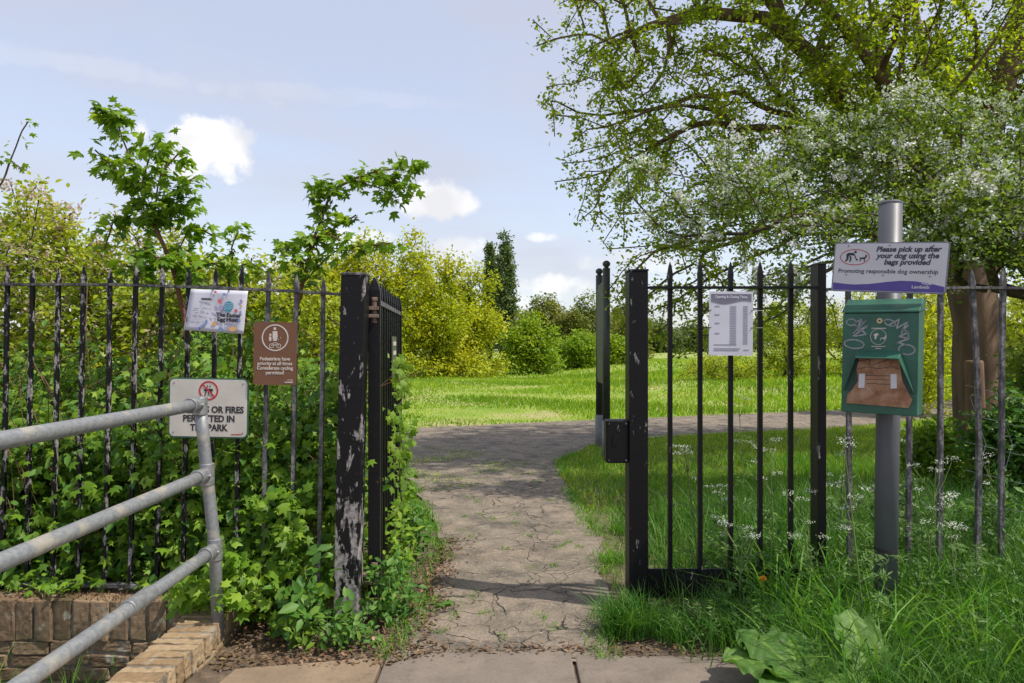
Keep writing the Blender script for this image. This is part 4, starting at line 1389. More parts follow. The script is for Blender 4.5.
# ---- yellow green trees across the field (left of centre)
yg = 'yellow green trees beyond the field'
for i_, (px, Y, w, h, lab) in enumerate((
        (352, 30, 2.3, 6.3, 'yellow green tree rising just above the left gate post'),
        (392, 31, 2.2, 6.6, 'tall yellow green tree just right of the open gate leaf'),
        (434, 33, 2.3, 6.0, 'yellow green tree second from the right in the yellow row'),
        (470, 35, 1.7, 5.7, 'yellow green tree at the right end of the row, in front of the poplars'),
        (300, 29, 2.0, 5.2, 'yellow green tree behind the curved sycamore sapling'),
        (235, 28, 2.2, 4.2, 'yellow green tree mostly hidden behind the left thicket'))):
    b_ = at(px, 379, Y); zb = float(gz(b_.x, Y)); x = b_.x
    bl = [(x + random.uniform(-.5, .5) * w, Y + random.uniform(-.6, .6), zb + h * f_, w * s_ * random.uniform(.75, 1.0), w * s_ * .9, h * .15) for f_, s_ in ((.16, .75), (.3, .9), (.45, .85), (.6, .75), (.74, .55), (.86, .34))]
    bl += [(x + random.uniform(-.7, .7) * w, Y, zb + h * random.uniform(.75, .92), w * .13, w * .13, h * .13) for _ in range(8)] + [(x + random.uniform(-.9, .9) * w, Y + random.uniform(-.5, .5), zb + h * random.uniform(.2, .7), w * .28, w * .28, h * .13) for _ in range(6)] + [(x + q_ * w, Y - .4, zb + .5, w * .35, .6, .55) for q_ in (-.8, -.3, .3, .8)]
    tree('yellow_tree', lab, 'tree', (x, Y, zb), h * .35, bl, 480, 17000, .17, M['yellow'], M['twig'], .13, DIAM, .5, .10, .20, group=yg, thr=.06, zmin=zb + .15, pen=.25)

# poplars
for px, Y, h, w, lab in ((505, 66, 12.7, 1.15, 'tall narrow dark green poplar, the broader of the pair on the skyline'), (490, 68, 12.4, .60, 'slim dark poplar spire, the thinner of the pair on the skyline')):
    b_ = at(px, 370, Y); zb = float(gz(b_.x, Y)); x = b_.x
    bl = [(x + random.uniform(-.12, .12) * w, Y, zb + h * f_, w * s_, w * s_, h * .085) for f_, s_ in ((.15, .8), (.25, 1), (.36, 1.05), (.47, 1), (.58, .92), (.68, .8), (.78, .66), (.87, .45), (.95, .2))]
    tree('poplar_tree', lab, 'tree', (x, Y, zb), h * .8, bl, 420, 20000, .26, M['poplar'], M['twig'], .22, DIAM, .6, .08, .20, group='poplars on the skyline', thr=.12, pen=.3)

# round bushes and trees at the end of the field
def rnd(name, label, px, base_y, Y, w, h, mat, nleaf, ls, group=None, cat='tree', flat=.5, npts=220):
    b_ = at(px, base_y, Y); zb = float(gz(b_.x, Y)); x = b_.x
    bl = [(x, Y, zb + h * .45, w * .75, w * .7, h * .40)]
    for _ in range(9):
        a = random.uniform(0, 2 * math.pi); q = random.uniform(.3, .75)
        bl.append((x + math.cos(a) * w * q, Y + math.sin(a) * w * q, zb + h * random.uniform(.25, .85 - .3 * q), w * .32, w * .32, h * .16))
    bl += [(x + q_ * w, Y - w * .3, zb + h * .14, w * .35, w * .35, h * .14) for q_ in (-.6, -.2, .2, .6)]
    bl.append((x + random.uniform(-.2, .2) * w, Y, zb + h * .82, w * .35, w * .35, h * .17))
    return tree(name, label, cat, (x, Y, zb), h * .12, bl, npts, nleaf, ls, mat, M['twig'], w * .035, DIAM, h * .12, h * .015, ls * 1.0, group=group, thr=w * .03, zmin=zb + .05)


rnd('leafy_bush', 'bright mid green rounded bush at the foot of the poplars', 530, 382, 38, 1.75, 3.5, M['bright'], 9000, .20, cat='bush')
rnd('leafy_bush', 'low bright green bush just left of the edge on noticeboard', 577, 378, 42, 2.0, 2.4, M['bright'], 9000, .19, cat='bush')
rnd('leafy_bush', 'small bright green bush between the noticeboard and right gate post', 615, 376, 44, 1.5, 2.0, M['bright'], 5000, .20, cat='bush')
rnd('field_tree', 'round topped olive green tree just right of the poplars', 541, 370, 62, 3.5, 6.0, M['olive'], 15000, .30, 'olive trees behind the bushes')
rnd('field_tree', 'thin twiggy olive tree behind the edge on noticeboard', 586, 370, 60, 3.3, 6.0, M['olive'], 9000, .28, 'olive trees behind the bushes')
rnd('field_tree', 'olive green tree behind the low bush beside the right gate post', 625, 368, 70, 3.4, 5.6, M['olive'], 12000, .32, 'olive trees behind the bushes')
for px, Y, w, h, lab in ((655, 125, 5.6, 6.4, 'distant round green tree just right of the right gate post'), (690, 135, 6.0, 6.2, 'distant green tree seen left of the grey notice'), (735, 140, 6.5, 5.6, 'distant green tree behind the grey notice'), (600, 150, 8, 6, 'distant green tree behind the noticeboard top'), (560, 150, 8, 5.6, 'distant green tree behind the low bushes')):
    rnd('distant_tree', lab, px, 350, Y, w, h, M['fargreen'], 5500, .55, 'distant trees across the far lawn')
# far woodland belt as one mass
P = []; xsb = rng.uniform(-260, 330, 42000); yb = 210 + rng.uniform(0, 14, len(xsb)) + np.abs(xsb) * .1
hh_ = 5.5 + 2.2 * np.sin(xsb * .09) + 1.6 * np.sin(xsb * .31 + 1) + 1.0 * np.sin(xsb * .83)
zz_ = gz(xsb, yb) + hh_ * rng.random(len(xsb)) ** .8
P = np.stack([xsb, yb, zz_], 1)
tag(scatter('far_woodland', DIAM, P, leaf_normals(len(P), .2), 1.5 * rng.uniform(.6, 1.3, len(P)), M['fargreen']), 'distant belt of green trees closing off the park', 'woodland', kind='stuff')

# shrubs to the right behind the railings
rnd('blossom_shrub', 'low spreading shrub dusted with white blossom under the grey notice', 722, 392, 25, 1.8, 1.0, M['sunshrub'], 5200, .085, cat='bush')
bo = bpy.data.objects[-1] if False else None
rnd('sunlit_shrub', 'yellow green sunlit shrub between the grey notice and the thick black post', 785, 392, 26, 1.9, 3.4, M['sunshrub'], 7500, .11, 'sunlit shrubs behind the right railings', 'bush')
rnd('sunlit_shrub', 'yellow green sunlit shrub behind the green dispenser', 862, 392, 27, 2.3, 3.8, M['sunshrub'], 9000, .12, 'sunlit shrubs behind the right railings', 'bush')
rnd('sunlit_shrub', 'yellow green sunlit shrub right of the green dispenser beside the big trunk', 925, 392, 27, 2.4, 4.2, M['sunshrub'], 9000, .12, 'sunlit shrubs behind the right railings', 'bush')
rnd('sunlit_shrub', 'yellow green sunlit shrub at the right edge beyond the big trunk', 1015, 395, 26, 2.6, 3.8, M['sunshrub'], 9000, .13, 'sunlit shrubs behind the right railings', 'bush')
rnd('field_tree', 'second smaller tree with a dark stem just right of the dispenser', 922, 405, 15.5, 1.3, 4.6, M['yellow'], 5000, .12)
rnd('field_tree', 'leafy tree behind the far right railings', 1075, 405, 17, 2.4, 4.4, M['sunshrub'], 9000, .14)

# ---- thicket behind the left railings
tg = 'small leaved shrubs behind the left railings'
for cx, cy, ztop, w, lab, nl, pk in (
        (-4.6, 6.3, 3.25, .9, 'shrub with faded pinkish blossom at the far left edge', 15000, 620),
        (-3.75, 6.1, 2.85, .8, 'shrub with faded cream blossom left of the tall sapling', 14000, 560),
        (-3.0, 5.9, 2.5, .75, 'lighter green shrub just behind the tall sapling', 12000, 340),
        (-2.35, 6.0, 2.35, .75, 'fine leaved shrub behind the egg hunt poster', 11000, 160),
        (-1.65, 5.9, 2.15, .6, 'low fine leaved shrub behind the left gate post', 9000, 0)):
    bl = [(cx, cy, ztop * .30, w, .7, ztop * .30), (cx + .1, cy, ztop * .62, w * .85, .6, ztop * .24)]
    for _ in range(9):
        bl.append((cx + random.uniform(-.9, .9) * w, cy + random.uniform(-.4, .3), ztop * random.uniform(.72, .9), w * .28, .3, ztop * .085))
    e, A, par, r = tree('thicket_shrub', lab, 'bush', (cx, cy, 0), ztop * .4, bl, 420, nl, .058, M['shrub'], M['twig'], .05, OVATE, .22, .04, .07, group=tg, thr=.014, zmin=.1)
    if pk:
        idx = np.where((r < .010) & (A[:, 2] > ztop * .55))[0]
        c_ = A[rng.choice(idx, pk)] + rng.normal(size=(pk, 3)) * .04
        P = np.repeat(c_, 8, axis=0) + rng.normal(size=(pk * 8, 3)) * .028
        scatter('blossom', PETAL, P, leaf_normals(len(P), .2), .026 * rng.uniform(.6, 1.2, len(P)), M['pinkblossom'], e)


def sapling(label, pix, Y, r0, side_specs, nleaf, ls, mat, smat, name='sycamore_sapling', up=.9):
    line = [tuple(at(*q)) for q in pix]
    b_ = line[0]
    e = empty(name, (b_[0], b_[1], 0), label, 'sapling', 'sycamore saplings behind the left railings')
    line = [(b_[0] + .05, b_[1], -.05)] + line
    sd = [(line, -1)]; base_n = len(line)
    for start, pp_ in side_specs:
        sd.append(([tuple(at(*q)) for q in pp_], start)); base_n += len(pp_)
    A, par = grow(sd, np.array([line[-1]]), .2, 0)
    A2 = []
    # subdivide
    pos = list(A); pr = list(par); n0 = len(pos)
    for i in range(n0):
        if pr[i] >= 0:
            p0 = pos[pr[i]]; p1 = pos[i]; prev = pr[i]
            for s in (.25, .5, .75):
                pos.append(p0 + (p1 - p0) * s + rng.normal(size=3) * .006); pr.append(prev); prev = len(pos) - 1
            pr[i] = prev
    A = np.array(pos); par = np.array(pr)
    # reorder so parents come first
    order = []; ch = {}
    for i, p in enumerate(par): ch.setdefault(int(p), []).append(i)
    st = [i for i, p in enumerate(par) if p < 0]
    while st:
        q = st.pop(0); order.append(q); st += ch.get(q, [])
    inv = {o: i for i, o in enumerate(order)}
    A = A[order]; par = np.array([inv[int(p)] if p >= 0 else -1 for p in par[order]])
    r, _ = radii(A, par, r0, 2.2, .0025)
    wood('stem', A, par, r, smat, e, 6)
    idx = np.where((r < r0 * .75) & (A[:, 2] > 1.75))[0]; idx = idx[par[idx] >= 0]
    k = rng.choice(idx, nleaf)
    t_ = rng.random(len(k))[:, None]
    node = A[k] * (1 - t_) + A[par[k]] * t_
    off = rng.normal(size=(nleaf, 3)); off[:, 2] *= .45; off = normed(off) * rng.uniform(.02, .13, (nleaf, 1)) * (ls / .11)
    P = node + off
    Nn = rng.normal(size=(nleaf, 3)) * .6; Nn[:, 2] += up
    td = off.copy(); td[:, 2] -= .05
    scatter('crown', MAPLE, P, Nn, ls * rng.uniform(.3, 1.1, nleaf), mat, e, tipdir=td)
    return e


sapling('tall sycamore sapling with reddish stem standing above the railings at the left', [(192, 400, 4.7), (186, 320, 4.7), (172, 265, 4.7), (153, 222, 4.7), (140, 190, 4.7), (130, 160, 4.7), (120, 130, 4.7), (112, 113, 4.7)], 4.7, .016,
        [(4, [(175, 190, 4.6), (200, 175, 4.6)]), (4, [(115, 215, 4.7), (104, 250, 4.7)]), (3, [(190, 225, 4.8), (212, 235, 4.8)]), (5, [(115, 170, 4.7), (95, 150, 4.7)]), (5, [(150, 155, 4.65), (163, 135, 4.6)]), (4, [(160, 175, 4.6), (182, 150, 4.6)]), (3, [(125, 265, 4.7), (150, 285, 4.6)]), (3, [(200, 262, 4.7), (185, 285, 4.7)]), (3, [(140, 245, 4.6), (160, 260, 4.5)]), (4, [(165, 210, 4.7), (190, 205, 4.7)])],
        1050, .088, M['maple'], M['redstem'])
sapling('curving sycamore sapling arching right above the left gate post', [(283, 420, 4.9), (290, 350, 4.9), (302, 285, 4.9), (314, 240, 4.9), (322, 215, 4.9), (332, 192, 4.9), (352, 180, 4.9), (376, 172, 4.9), (398, 168, 4.9), (414, 166, 4.9)], 4.9, .015,
        [(4, [(340, 225, 4.9), (356, 215, 4.8)]), (5, [(318, 190, 4.9), (325, 182, 4.9)]), (7, [(385, 190, 4.9), (392, 202, 4.85)]), (4, [(290, 245, 4.9), (280, 258, 4.8)]), (3, [(335, 250, 4.9), (370, 245, 4.9), (390, 243, 4.9)]), (3, [(300, 262, 4.8), (310, 258, 4.8)]), (4, [(325, 232, 4.8), (340, 240, 4.7)]), (8, [(400, 185, 4.9), (405, 192, 4.9)])],
        820, .082, M['maple'], M['redstem'])
sapling('thin stray twig of leaves sticking up at the far left edge', [(-70, 330, 4.9), (-40, 230, 4.9), (0, 188, 4.9), (10, 160, 4.9), (20, 135, 4.9), (28, 122, 4.9)], 4.9, .007, [(4, [(16, 165, 4.9), (22, 170, 4.9)])], 26, .05, M['maple'], M['twig'])
sapling('short leafy sapling between the two tall ones above the railings', [(236, 400, 4.8), (232, 320, 4.8), (228, 275, 4.8), (232, 252, 4.8), (238, 232, 4.8)], 4.8, .009, [(3, [(212, 262, 4.8), (196, 270, 4.8)]), (3, [(250, 262, 4.8), (262, 270, 4.8)])], 130, .08, M['maple'], M['twig'])

rnd('dark_shrub', 'dark green drooping shrub behind the far right bars', 1015, 480, 6.0, .42, 1.25, M['weed'], 5200, .07, cat='bush')
rnd('dark_shrub', 'leafy green shrub left of the short timber post', 930, 470, 7.4, .40, .85, M['maple'], 3600, .07, cat='bush')
rnd('dark_shrub', 'tall leafy shrub at the right edge under the hawthorn', 1075, 480, 6.6, .75, 2.1, M['haw'], 9000, .07, cat='bush')
# front layer pressed against the railings
def fence_y(x): return 3.97 + .03 * (-x)


def mapleshrub(label, x0, x1, ztop, n, ls, tpl, mat, y0=.12, y1=.65, low=True, zlow=.05, name='field_maple_shrub', grp='broad leaved shrubs pressed against the left railings', wavy=.25):
    xc = (x0 + x1) / 2
    e = empty(name, (xc, fence_y(xc) + .3, 0), label, 'bush', grp)
    npt = 200
    px_ = rng.uniform(x0, x1, npt); top = ztop * (1 - wavy * .5 + wavy * np.sin(px_ * 4.1 + x0) * .5)
    pts = np.stack([px_, fence_y(px_) + rng.uniform(y0 + .05, y1, npt), zlow + rng.random(npt) * (top - zlow)], 1)
    A, par = grow([([(xc, fence_y(xc) + .3, 0), (xc, fence_y(xc) + .3, .3)], -1)], pts, .16, .025)
    r, _ = radii(A, par, .03, 2.2, .0018)
    wood('stem', A, par, r, M['twig'], e, 5)
    idx = np.where(par >= 0)[0]; k = rng.choice(idx, n)
    t_ = rng.random(n)[:, None]
    P = A[k] * (1 - t_) + A[par[k]] * t_ + rng.normal(size=(n, 3)) * np.array([.07, .05, .06])
    P[:, 1] = np.where(rng.random(n) < (.03 if x0 < -2.5 else .16), fence_y(P[:, 0]) + rng.uniform(-.07, .03, n), np.maximum(P[:, 1], fence_y(P[:, 0]) + .03)) if zlow < .5 else np.maximum(P[:, 1], fence_y(P[:, 0]) + .045)
    P[:, 2] = np.maximum(P[:, 2], np.where(P[:, 0] < -1.6, .2, .03))
    Nn = rng.normal(size=(n, 3)) * .5 + np.array([.0, -.55, .75])
    td = rng.normal(size=(n, 3)) * .6 + np.array([0, -.5, -.5])
    q = rng.random(n) < .68
    scatter('crown', tpl, P[q], Nn[q], (ls * rng.uniform(.35, 1.15, n))[q], mat, e, tipdir=td[q])
    scatter('crown', OVATE, P[~q], Nn[~q], (ls * rng.uniform(.4, 1.25, n))[~q], M['weed'] if low else mat, e, tipdir=td[~q])
    # dead tan stems tangled through the leaves
    mb = MB()
    for _ in range(16):
        a = Vector((random.uniform(x0, x1), fence_y(xc) + random.uniform(.04, .2), random.uniform(zlow, ztop * .8))); d = Vector((random.uniform(-.5, .5), 0, random.uniform(.1, .6)))
        mb.tube([a, a + d * .5 + Vector((0, random.uniform(-.03, .03), .03)), a + d], .0028, 5)
    mb.build('dead_stem', M['timber'], e, True)
    return e


mapleshrub('dense broad leaved shrub behind the upper handrail at the far left', -4.1, -2.95, 1.2, 8000, .082, FIELD, M['maple'])
mapleshrub('dense broad leaved shrub behind the middle of the left railings', -3.05, -2.05, 1.35, 8000, .08, FIELD, M['maple'])
mapleshrub('dense broad leaved shrub behind the barbecue ban sign', -2.1, -1.45, 1.5, 5600, .075, FIELD, M['hop'])
mapleshrub('dense broad leaved shrub between the brown sign and the gate post', -1.55, -.95, 1.65, 6000, .075, FIELD, M['hop'])
mapleshrub('higher pale leaved shrub just behind the left railings, far left part', -4.6, -2.9, 1.65, 3800, .06, FIELD, M['hop'], .5, 1.3, zlow=.8)
mapleshrub('higher pale leaved shrub just behind the left railings, by the poster', -2.95, -1.1, 1.85, 5200, .06, FIELD, M['hop'], .5, 1.3, zlow=.9)


def cluster(name, label, cat, ctr, rad, n, ls, tpl, mat, group=None, nrm=(0, -.5, .8), stems=8, floor=0.0, smat='greenstem'):
    """low leafy plant: stems from one root with leaves around them"""
    e = empty(name, (ctr[0], ctr[1], floor), label, cat, group)
    pts = in_blobs([(*ctr, *rad)], max(stems, 6)); pts[:, 2] = np.maximum(pts[:, 2], floor + .04)
    A, par = grow([([(ctr[0], ctr[1], floor - .01), (ctr[0], ctr[1], floor + .04)], -1)], pts, .07, .008, pen=.6)
    r, _ = radii(A, par, .006, 2.2, .0015)
    wood('stem', A, par, r, M[smat], e, 5)
    k = rng.choice(np.arange(1, len(A)), n)
    P = A[k] + rng.normal(size=(n, 3)) * ls * .55
    P[:, 2] = np.maximum(P[:, 2], floor + .012)
    Nn = rng.normal(size=(n, 3)) * .45 + np.array(nrm)
    scatter('foliage', tpl, P, Nn, ls * rng.uniform(.5, 1.2, n), mat, e)
    return e


# leaves spilling over the wing wall and round the left post
cluster('maple_seedling', 'bright leafy shoots spilling over the end of the orange brick wall', 'plant', (-1.55, 3.74, .28), (.30, .16, .20), 330, .075, FIELD, M['hop'], floor=.12, stems=26)
cluster('maple_seedling', 'leafy shoots in front of the railings right of the handrail post', 'plant', (-1.25, 3.84, .45), (.24, .07, .40), 380, .07, FIELD, M['maple'], stems=26)
cluster('maple_seedling', 'small leafy shoot on top of the brick wall at the far left', 'plant', (-2.62, 3.93, .20), (.16, .05, .06), 40, .05, FIELD, M['hop'], floor=.13)
cluster('bindweed_plant', 'large heart leaved plant left of the left gate post', 'plant', (-1.10, 3.70, .22), (.17, .10, .20), 90, .095, OVATE, M['weed'], stems=20)
cluster('bindweed_plant', 'heart leaved plant climbing against the left gate post foot', 'plant', (-.95, 3.64, .12), (.16, .08, .11), 90, .07, OVATE, M['weed'], stems=16)
for i_, (px, py, Y, sx_, sz, n, ls, lab, mt) in enumerate((
        (385, 560, 3.85, .12, .22, 190, .055, 'nettle clump right of the left gate post foot', 'weed'),
        (405, 590, 4.0, .13, .16, 170, .05, 'nettle clump spreading onto the path edge by the gate hinge', 'weed'),
        (395, 530, 4.5, .14, .26, 240, .06, 'nettle clump halfway along the open gate leaf', 'hop'),
        (412, 515, 5.1, .15, .24, 230, .06, 'nettle clump at the far end of the open gate leaf', 'weed'),
        (404, 480, 5.7, .15, .28, 200, .065, 'nettle clump just beyond the open gate leaf', 'hop'),
        (350, 635, 3.62, .16, .09, 170, .045, 'low nettle clump in front of the left gate post', 'weed'),
        (300, 640, 3.62, .12, .08, 90, .05, 'low weed clump left of the left gate post beside dead leaves', 'maple'))):
    c = at(px, py, Y)
    cluster('nettle_clump', lab, 'plant', (c.x, Y, sz * .9), (sx_, sx_ * .9, sz), n, ls, OVATE, M[mt], 'weeds beside the left gate', stems=22)
# ivy on the gate
gl = gate.location; gdn = gd.normalized()
e = empty('ivy_vine', (gl.x + gdn.x * .9, gl.y + gdn.y * .9, 0), 'ivy trailing down the far bars of the open gate leaf', 'vine')
base_ = [(gl.x + gdn.x * 1.15, gl.y + gdn.y * 1.15, z_) for z_ in np.linspace(0, 1.45, 9)]
pts = np.array([(gl.x + gdn.x * s + .04 + rng.uniform(0, .05), gl.y + gdn.y * s, z_) for s, z_ in zip(rng.uniform(.5, 1.62, 60), rng.uniform(.1, 1.45, 60))])
A, par = grow([(base_, -1)], pts, .1, .01); r, _ = radii(A, par, .008, 2.2, .002)
wood('stem', A, par, r, M['twig'], e, 5)
k = rng.choice(np.arange(1, len(A)), 330); P = A[k] + rng.normal(size=(330, 3)) * .03
scatter('foliage', FIELD, P, rng.normal(size=(330, 3)) * .4 + np.array([.6, -.7, .3]), .065 * rng.uniform(.5, 1.2, 330), M['maple'], e)

# ------------------------------------------------------------------ grass
def on_ground(x, y): return gz(x, y)


def area(x0, x1, y0, y1, n, mask=None):
    x = rng.uniform(x0, x1, n); y = rng.uniform(y0, y1, n)
    ok = ~in_path(x, y)
    if mask is not None: ok &= mask(x, y)
    x, y = x[ok], y[ok]
    return np.stack([x, y, on_ground(x, y)], 1)


def patchy(x, y, s=1.0, t_=0.0):
    v = np.sin(x * 2.3 * s + 1.7 * np.sin(y * 1.9 * s)) + np.sin(y * 3.1 * s + 1.3 * np.sin(x * 2.7 * s + 2))
    return v > t_ + rng.normal(size=x.shape) * .8 - .6


# tall rank grass under and behind the right railings
def wedge(x, y): return x > .72 + .0 * y


P = area(.80, 4.6, 3.35, 6.2, 26000, lambda x, y: (x > .85) & (rng.random(len(x)) < np.clip((x - .5) / 1.5, .25, 1)))
h = .18 + .34 * rng.random(len(P)) ** 1.2 * np.clip((P[:, 0] + .3) / 2.4, .35, 1.25)
grass('verge_grass', P, h, .006 * rng.uniform(.6, 1.3, len(P)), rng.uniform(.1, .9, len(P)), M['verge'], 'long rank grass under the right railings', 'stuff', cat='grass')
P = area(1.15, 3.6, 2.75, 3.5, 11000, lambda x, y: x > 1.25 + (3.5 - y) * .1)
grass('verge_grass', P, .13 + .27 * rng.random(len(P)), .007 * rng.uniform(.6, 1.3, len(P)), rng.uniform(.2, 1.0, len(P)), M['verge'], 'long arching grass round the foot of the grey pole', 'stuff', cat='grass')
P = area(1.3, 4.0, 3.0, 4.6, 2600, lambda x, y: x > 1.4)
grass('verge_grass', P, .28 + .30 * rng.random(len(P)), .013 * rng.uniform(.6, 1.3, len(P)), rng.uniform(.3, 1.1, len(P)), M['grass'], 'broad arching grass blades in the long verge', 'stuff', cat='grass')
# short lawn between the gateway and the crossing path
P = area(.45, 9.5, 4.2, 16, 120000, lambda x, y: (y < np.interp(x, [q[0] for q in PBK], [q[1] for q in PBK]) - 1) & (x < 1 + y * .75) & (patchy(x, y, 1.0, -.6) | (rng.random(len(x)) < .45)) & ~((x < 1.1) & (y < 6.5) & (rng.random(len(x)) < .8)))
d_ = np.clip((P[:, 1] - 4) / 10, 0, 1)
grass('lawn_grass', P, (.03 + .05 * rng.random(len(P))) * (1 + .25 * d_), .006 * (1 + 1.2 * d_), rng.uniform(.1, .8, len(P)), M['lawn'], 'short patchy lawn between the gateway and the crossing path', 'stuff', cat='grass')
P = area(.55, 5, 4.2, 9.5, 26000, lambda x, y: (x > 1.0 + rng.normal(size=len(x)) * .3) & patchy(x, y, .8, -.2))
grass('lawn_grass', P, .05 + (.06 + .05 * np.clip(P[:, 0] - 1.5, 0, 2)) * rng.random(len(P)), .007, rng.uniform(.1, .8, len(P)), M['grass'], 'longer green grass growing through the lawn behind the right railings', 'stuff', cat='grass')
P = area(-7, -.4, 4.1, 11, 26000, lambda x, y: patchy(x, y, 1, -.4))
grass('lawn_grass', P, .05 + .08 * rng.random(len(P)), .007, rng.uniform(.1, .8, len(P)), M['grass'], 'grass growing left of the path behind the open gate', 'stuff', cat='grass')
# meadow beyond the crossing path
P = area(-14, 24, 12.5, 34, 190000, lambda x, y: (y > 12.6) & (np.abs(x) < 2 + y * .80) & ((y < 20) | (rng.random(len(x)) < .55)))
bk = np.array(PBK); far_ = P[:, 1] > np.interp(P[:, 0], bk[:, 0], bk[:, 1]) - .03
P = P[far_]
worn = (np.sin(P[:, 0] * .8 + np.sin(P[:, 1] * .9) * 1.4 + 1) + np.sin(P[:, 1] * 1.3 + P[:, 0] * .35) > .75) & (P[:, 0] < 2.5)
P = P[~worn | (rng.random(len(P)) < .75)]
worn = (np.sin(P[:, 0] * .8 + np.sin(P[:, 1] * .9) * 1.4 + 1) + np.sin(P[:, 1] * 1.3 + P[:, 0] * .35) > .75) & (P[:, 0] < 2.5)
tall = .35 + .65 * np.clip(np.sin(P[:, 0] * .9 + np.sin(P[:, 1] * .7) * 1.5) + .6 + P[:, 0] * .08, 0, 1)
grass('meadow_grass', P, (.05 + .14 * rng.random(len(P))) * tall * np.where(worn, .45, 1) * (1 + .2 * (P[:, 1] > 20)), .012 + .0007 * P[:, 1], rng.uniform(.1, .7, len(P)), M['meadow'], 'bright sunlit meadow grass beyond the crossing path', 'stuff', cat='grass', tint=np.clip(rng.normal(.45, .2, len(P)) + np.where(worn, .35, 0) + .18 * np.sin(P[:, 0] * .5 + P[:, 1] * .9), 0, 1))
P = area(-30, 60, 34, 75, 60000)
grass('meadow_grass', P, .10 + .08 * rng.random(len(P)), .06, rng.uniform(.2, .8, len(P)), M['meadow'], 'far sunlit grass running back to the distant trees', 'stuff', cat='grass')
# little weeds rooted in the cracks
P = np.stack([rng.uniform(-.45, .6, 40), rng.uniform(3.7, 9.5, 40), np.zeros(40)], 1)
P = np.repeat(P, 26, axis=0) + np.stack([rng.normal(0, .022, 1040), rng.normal(0, .03, 1040), np.zeros(1040)], 1)
grass('crack_weeds', P, .012 + .03 * rng.random(len(P)), .005, rng.uniform(.4, 1.0, len(P)), M['grass'], 'tiny tufts of weed growing in the cracks of the path', 'stuff', cat='weeds')
P = np.stack([rng.normal(-.9, .55, 6500), rng.normal(9.0, .8, 6500), np.zeros(6500)], 1)
P = P[np.sin(P[:, 0] * 4 + 2 * np.sin(P[:, 1] * 3)) + rng.normal(size=len(P)) * .5 > .3]
grass('crack_weeds', P, .012 + .02 * rng.random(len(P)), .009, rng.uniform(.4, 1.0, len(P)), M['lawn'], 'thin mossy grass creeping over the far left of the path junction', 'stuff', cat='weeds')
# path edge fringes
fr = []
for poly in (PL[:7], PF[6:]):
    for (a, b_) in zip(poly[:-1], poly[1:]):
        n = int(math.dist(a, b_) * 420)
        t_ = rng.random(n)
        fx = a[0] + (b_[0] - a[0]) * t_ + rng.normal(size=n) * .05; fy = a[1] + (b_[1] - a[1]) * t_
        keep = (np.sin(fy * 5.3 + fx) + np.sin(fy * 2.1 + 1) > -.5)
        fr.append(np.stack([fx, fy, np.zeros(n)], 1)[keep])
P = np.concatenate(fr)
grass('fringe_grass', P, .025 + .07 * rng.random(len(P)) ** 2, .005, rng.uniform(.2, 1, len(P)), M['grass'], 'ragged fringe of grass along both edges of the path', 'stuff', cat='grass')
# dark ditch grass lower left
P = np.stack([rng.uniform(-4.3, -1.8, 3500), rng.uniform(2.6, 3.7, 3500), np.full(3500, -.63)], 1)
grass('ditch_grass', P, .30 + .36 * rng.random(len(P)) ** 1.5, .007, rng.uniform(.1, .8, len(P)), M['grass'], 'coarse grass growing up in front of the mossy brick wall', 'stuff', cat='grass')
# wall top dry grass and moss
P = np.stack([rng.uniform(-4.2, -1.75, 1800), rng.normal(3.95, .04, 1800), np.full(1800, .130)], 1)
grass('wall_moss', P, .010 + .030 * rng.random(len(P)) ** 2, .006, rng.uniform(.4, 1, len(P)), M['litter'], 'dry moss and dead grass along the top of the left brick wall', 'stuff', cat='moss')


def tussock(label, x, y, n, hmin, hmax, rad, mat='verge'):
    a = rng.uniform(0, 2 * np.pi, n); rr = rad * np.sqrt(rng.random(n))
    P = np.stack([x + np.cos(a) * rr, y + np.sin(a) * rr, np.full(n, .0)], 1)
    e = grass('grass_tussock', P - np.array([x, y, 0]), rng.uniform(hmin, hmax, n), .006, rng.uniform(.2, 1.0, n), M[mat])
    e.location = (x, y, 0)
    tag(e, label, 'grass tuft', 'grass tufts round the right gate post')


tussock('large arching grass tuft at the left foot of the right gate post', .62, 3.78, 620, .12, .30, .13)
tussock('small grass tuft on the worn ground left of the right gate post', .72, 5.0, 150, .05, .12, .10, 'grass')
tussock('grass tuft on the slab edge in front of the right gate post', .86, 3.72, 380, .08, .22, .14)
tussock('pale grass tuft on bare ground beyond the right gate post', .92, 5.8, 160, .05, .13, .12, 'grass')
tussock('dense grass tuft in front of the kick plate', 1.15, 3.70, 420, .10, .28, .18)

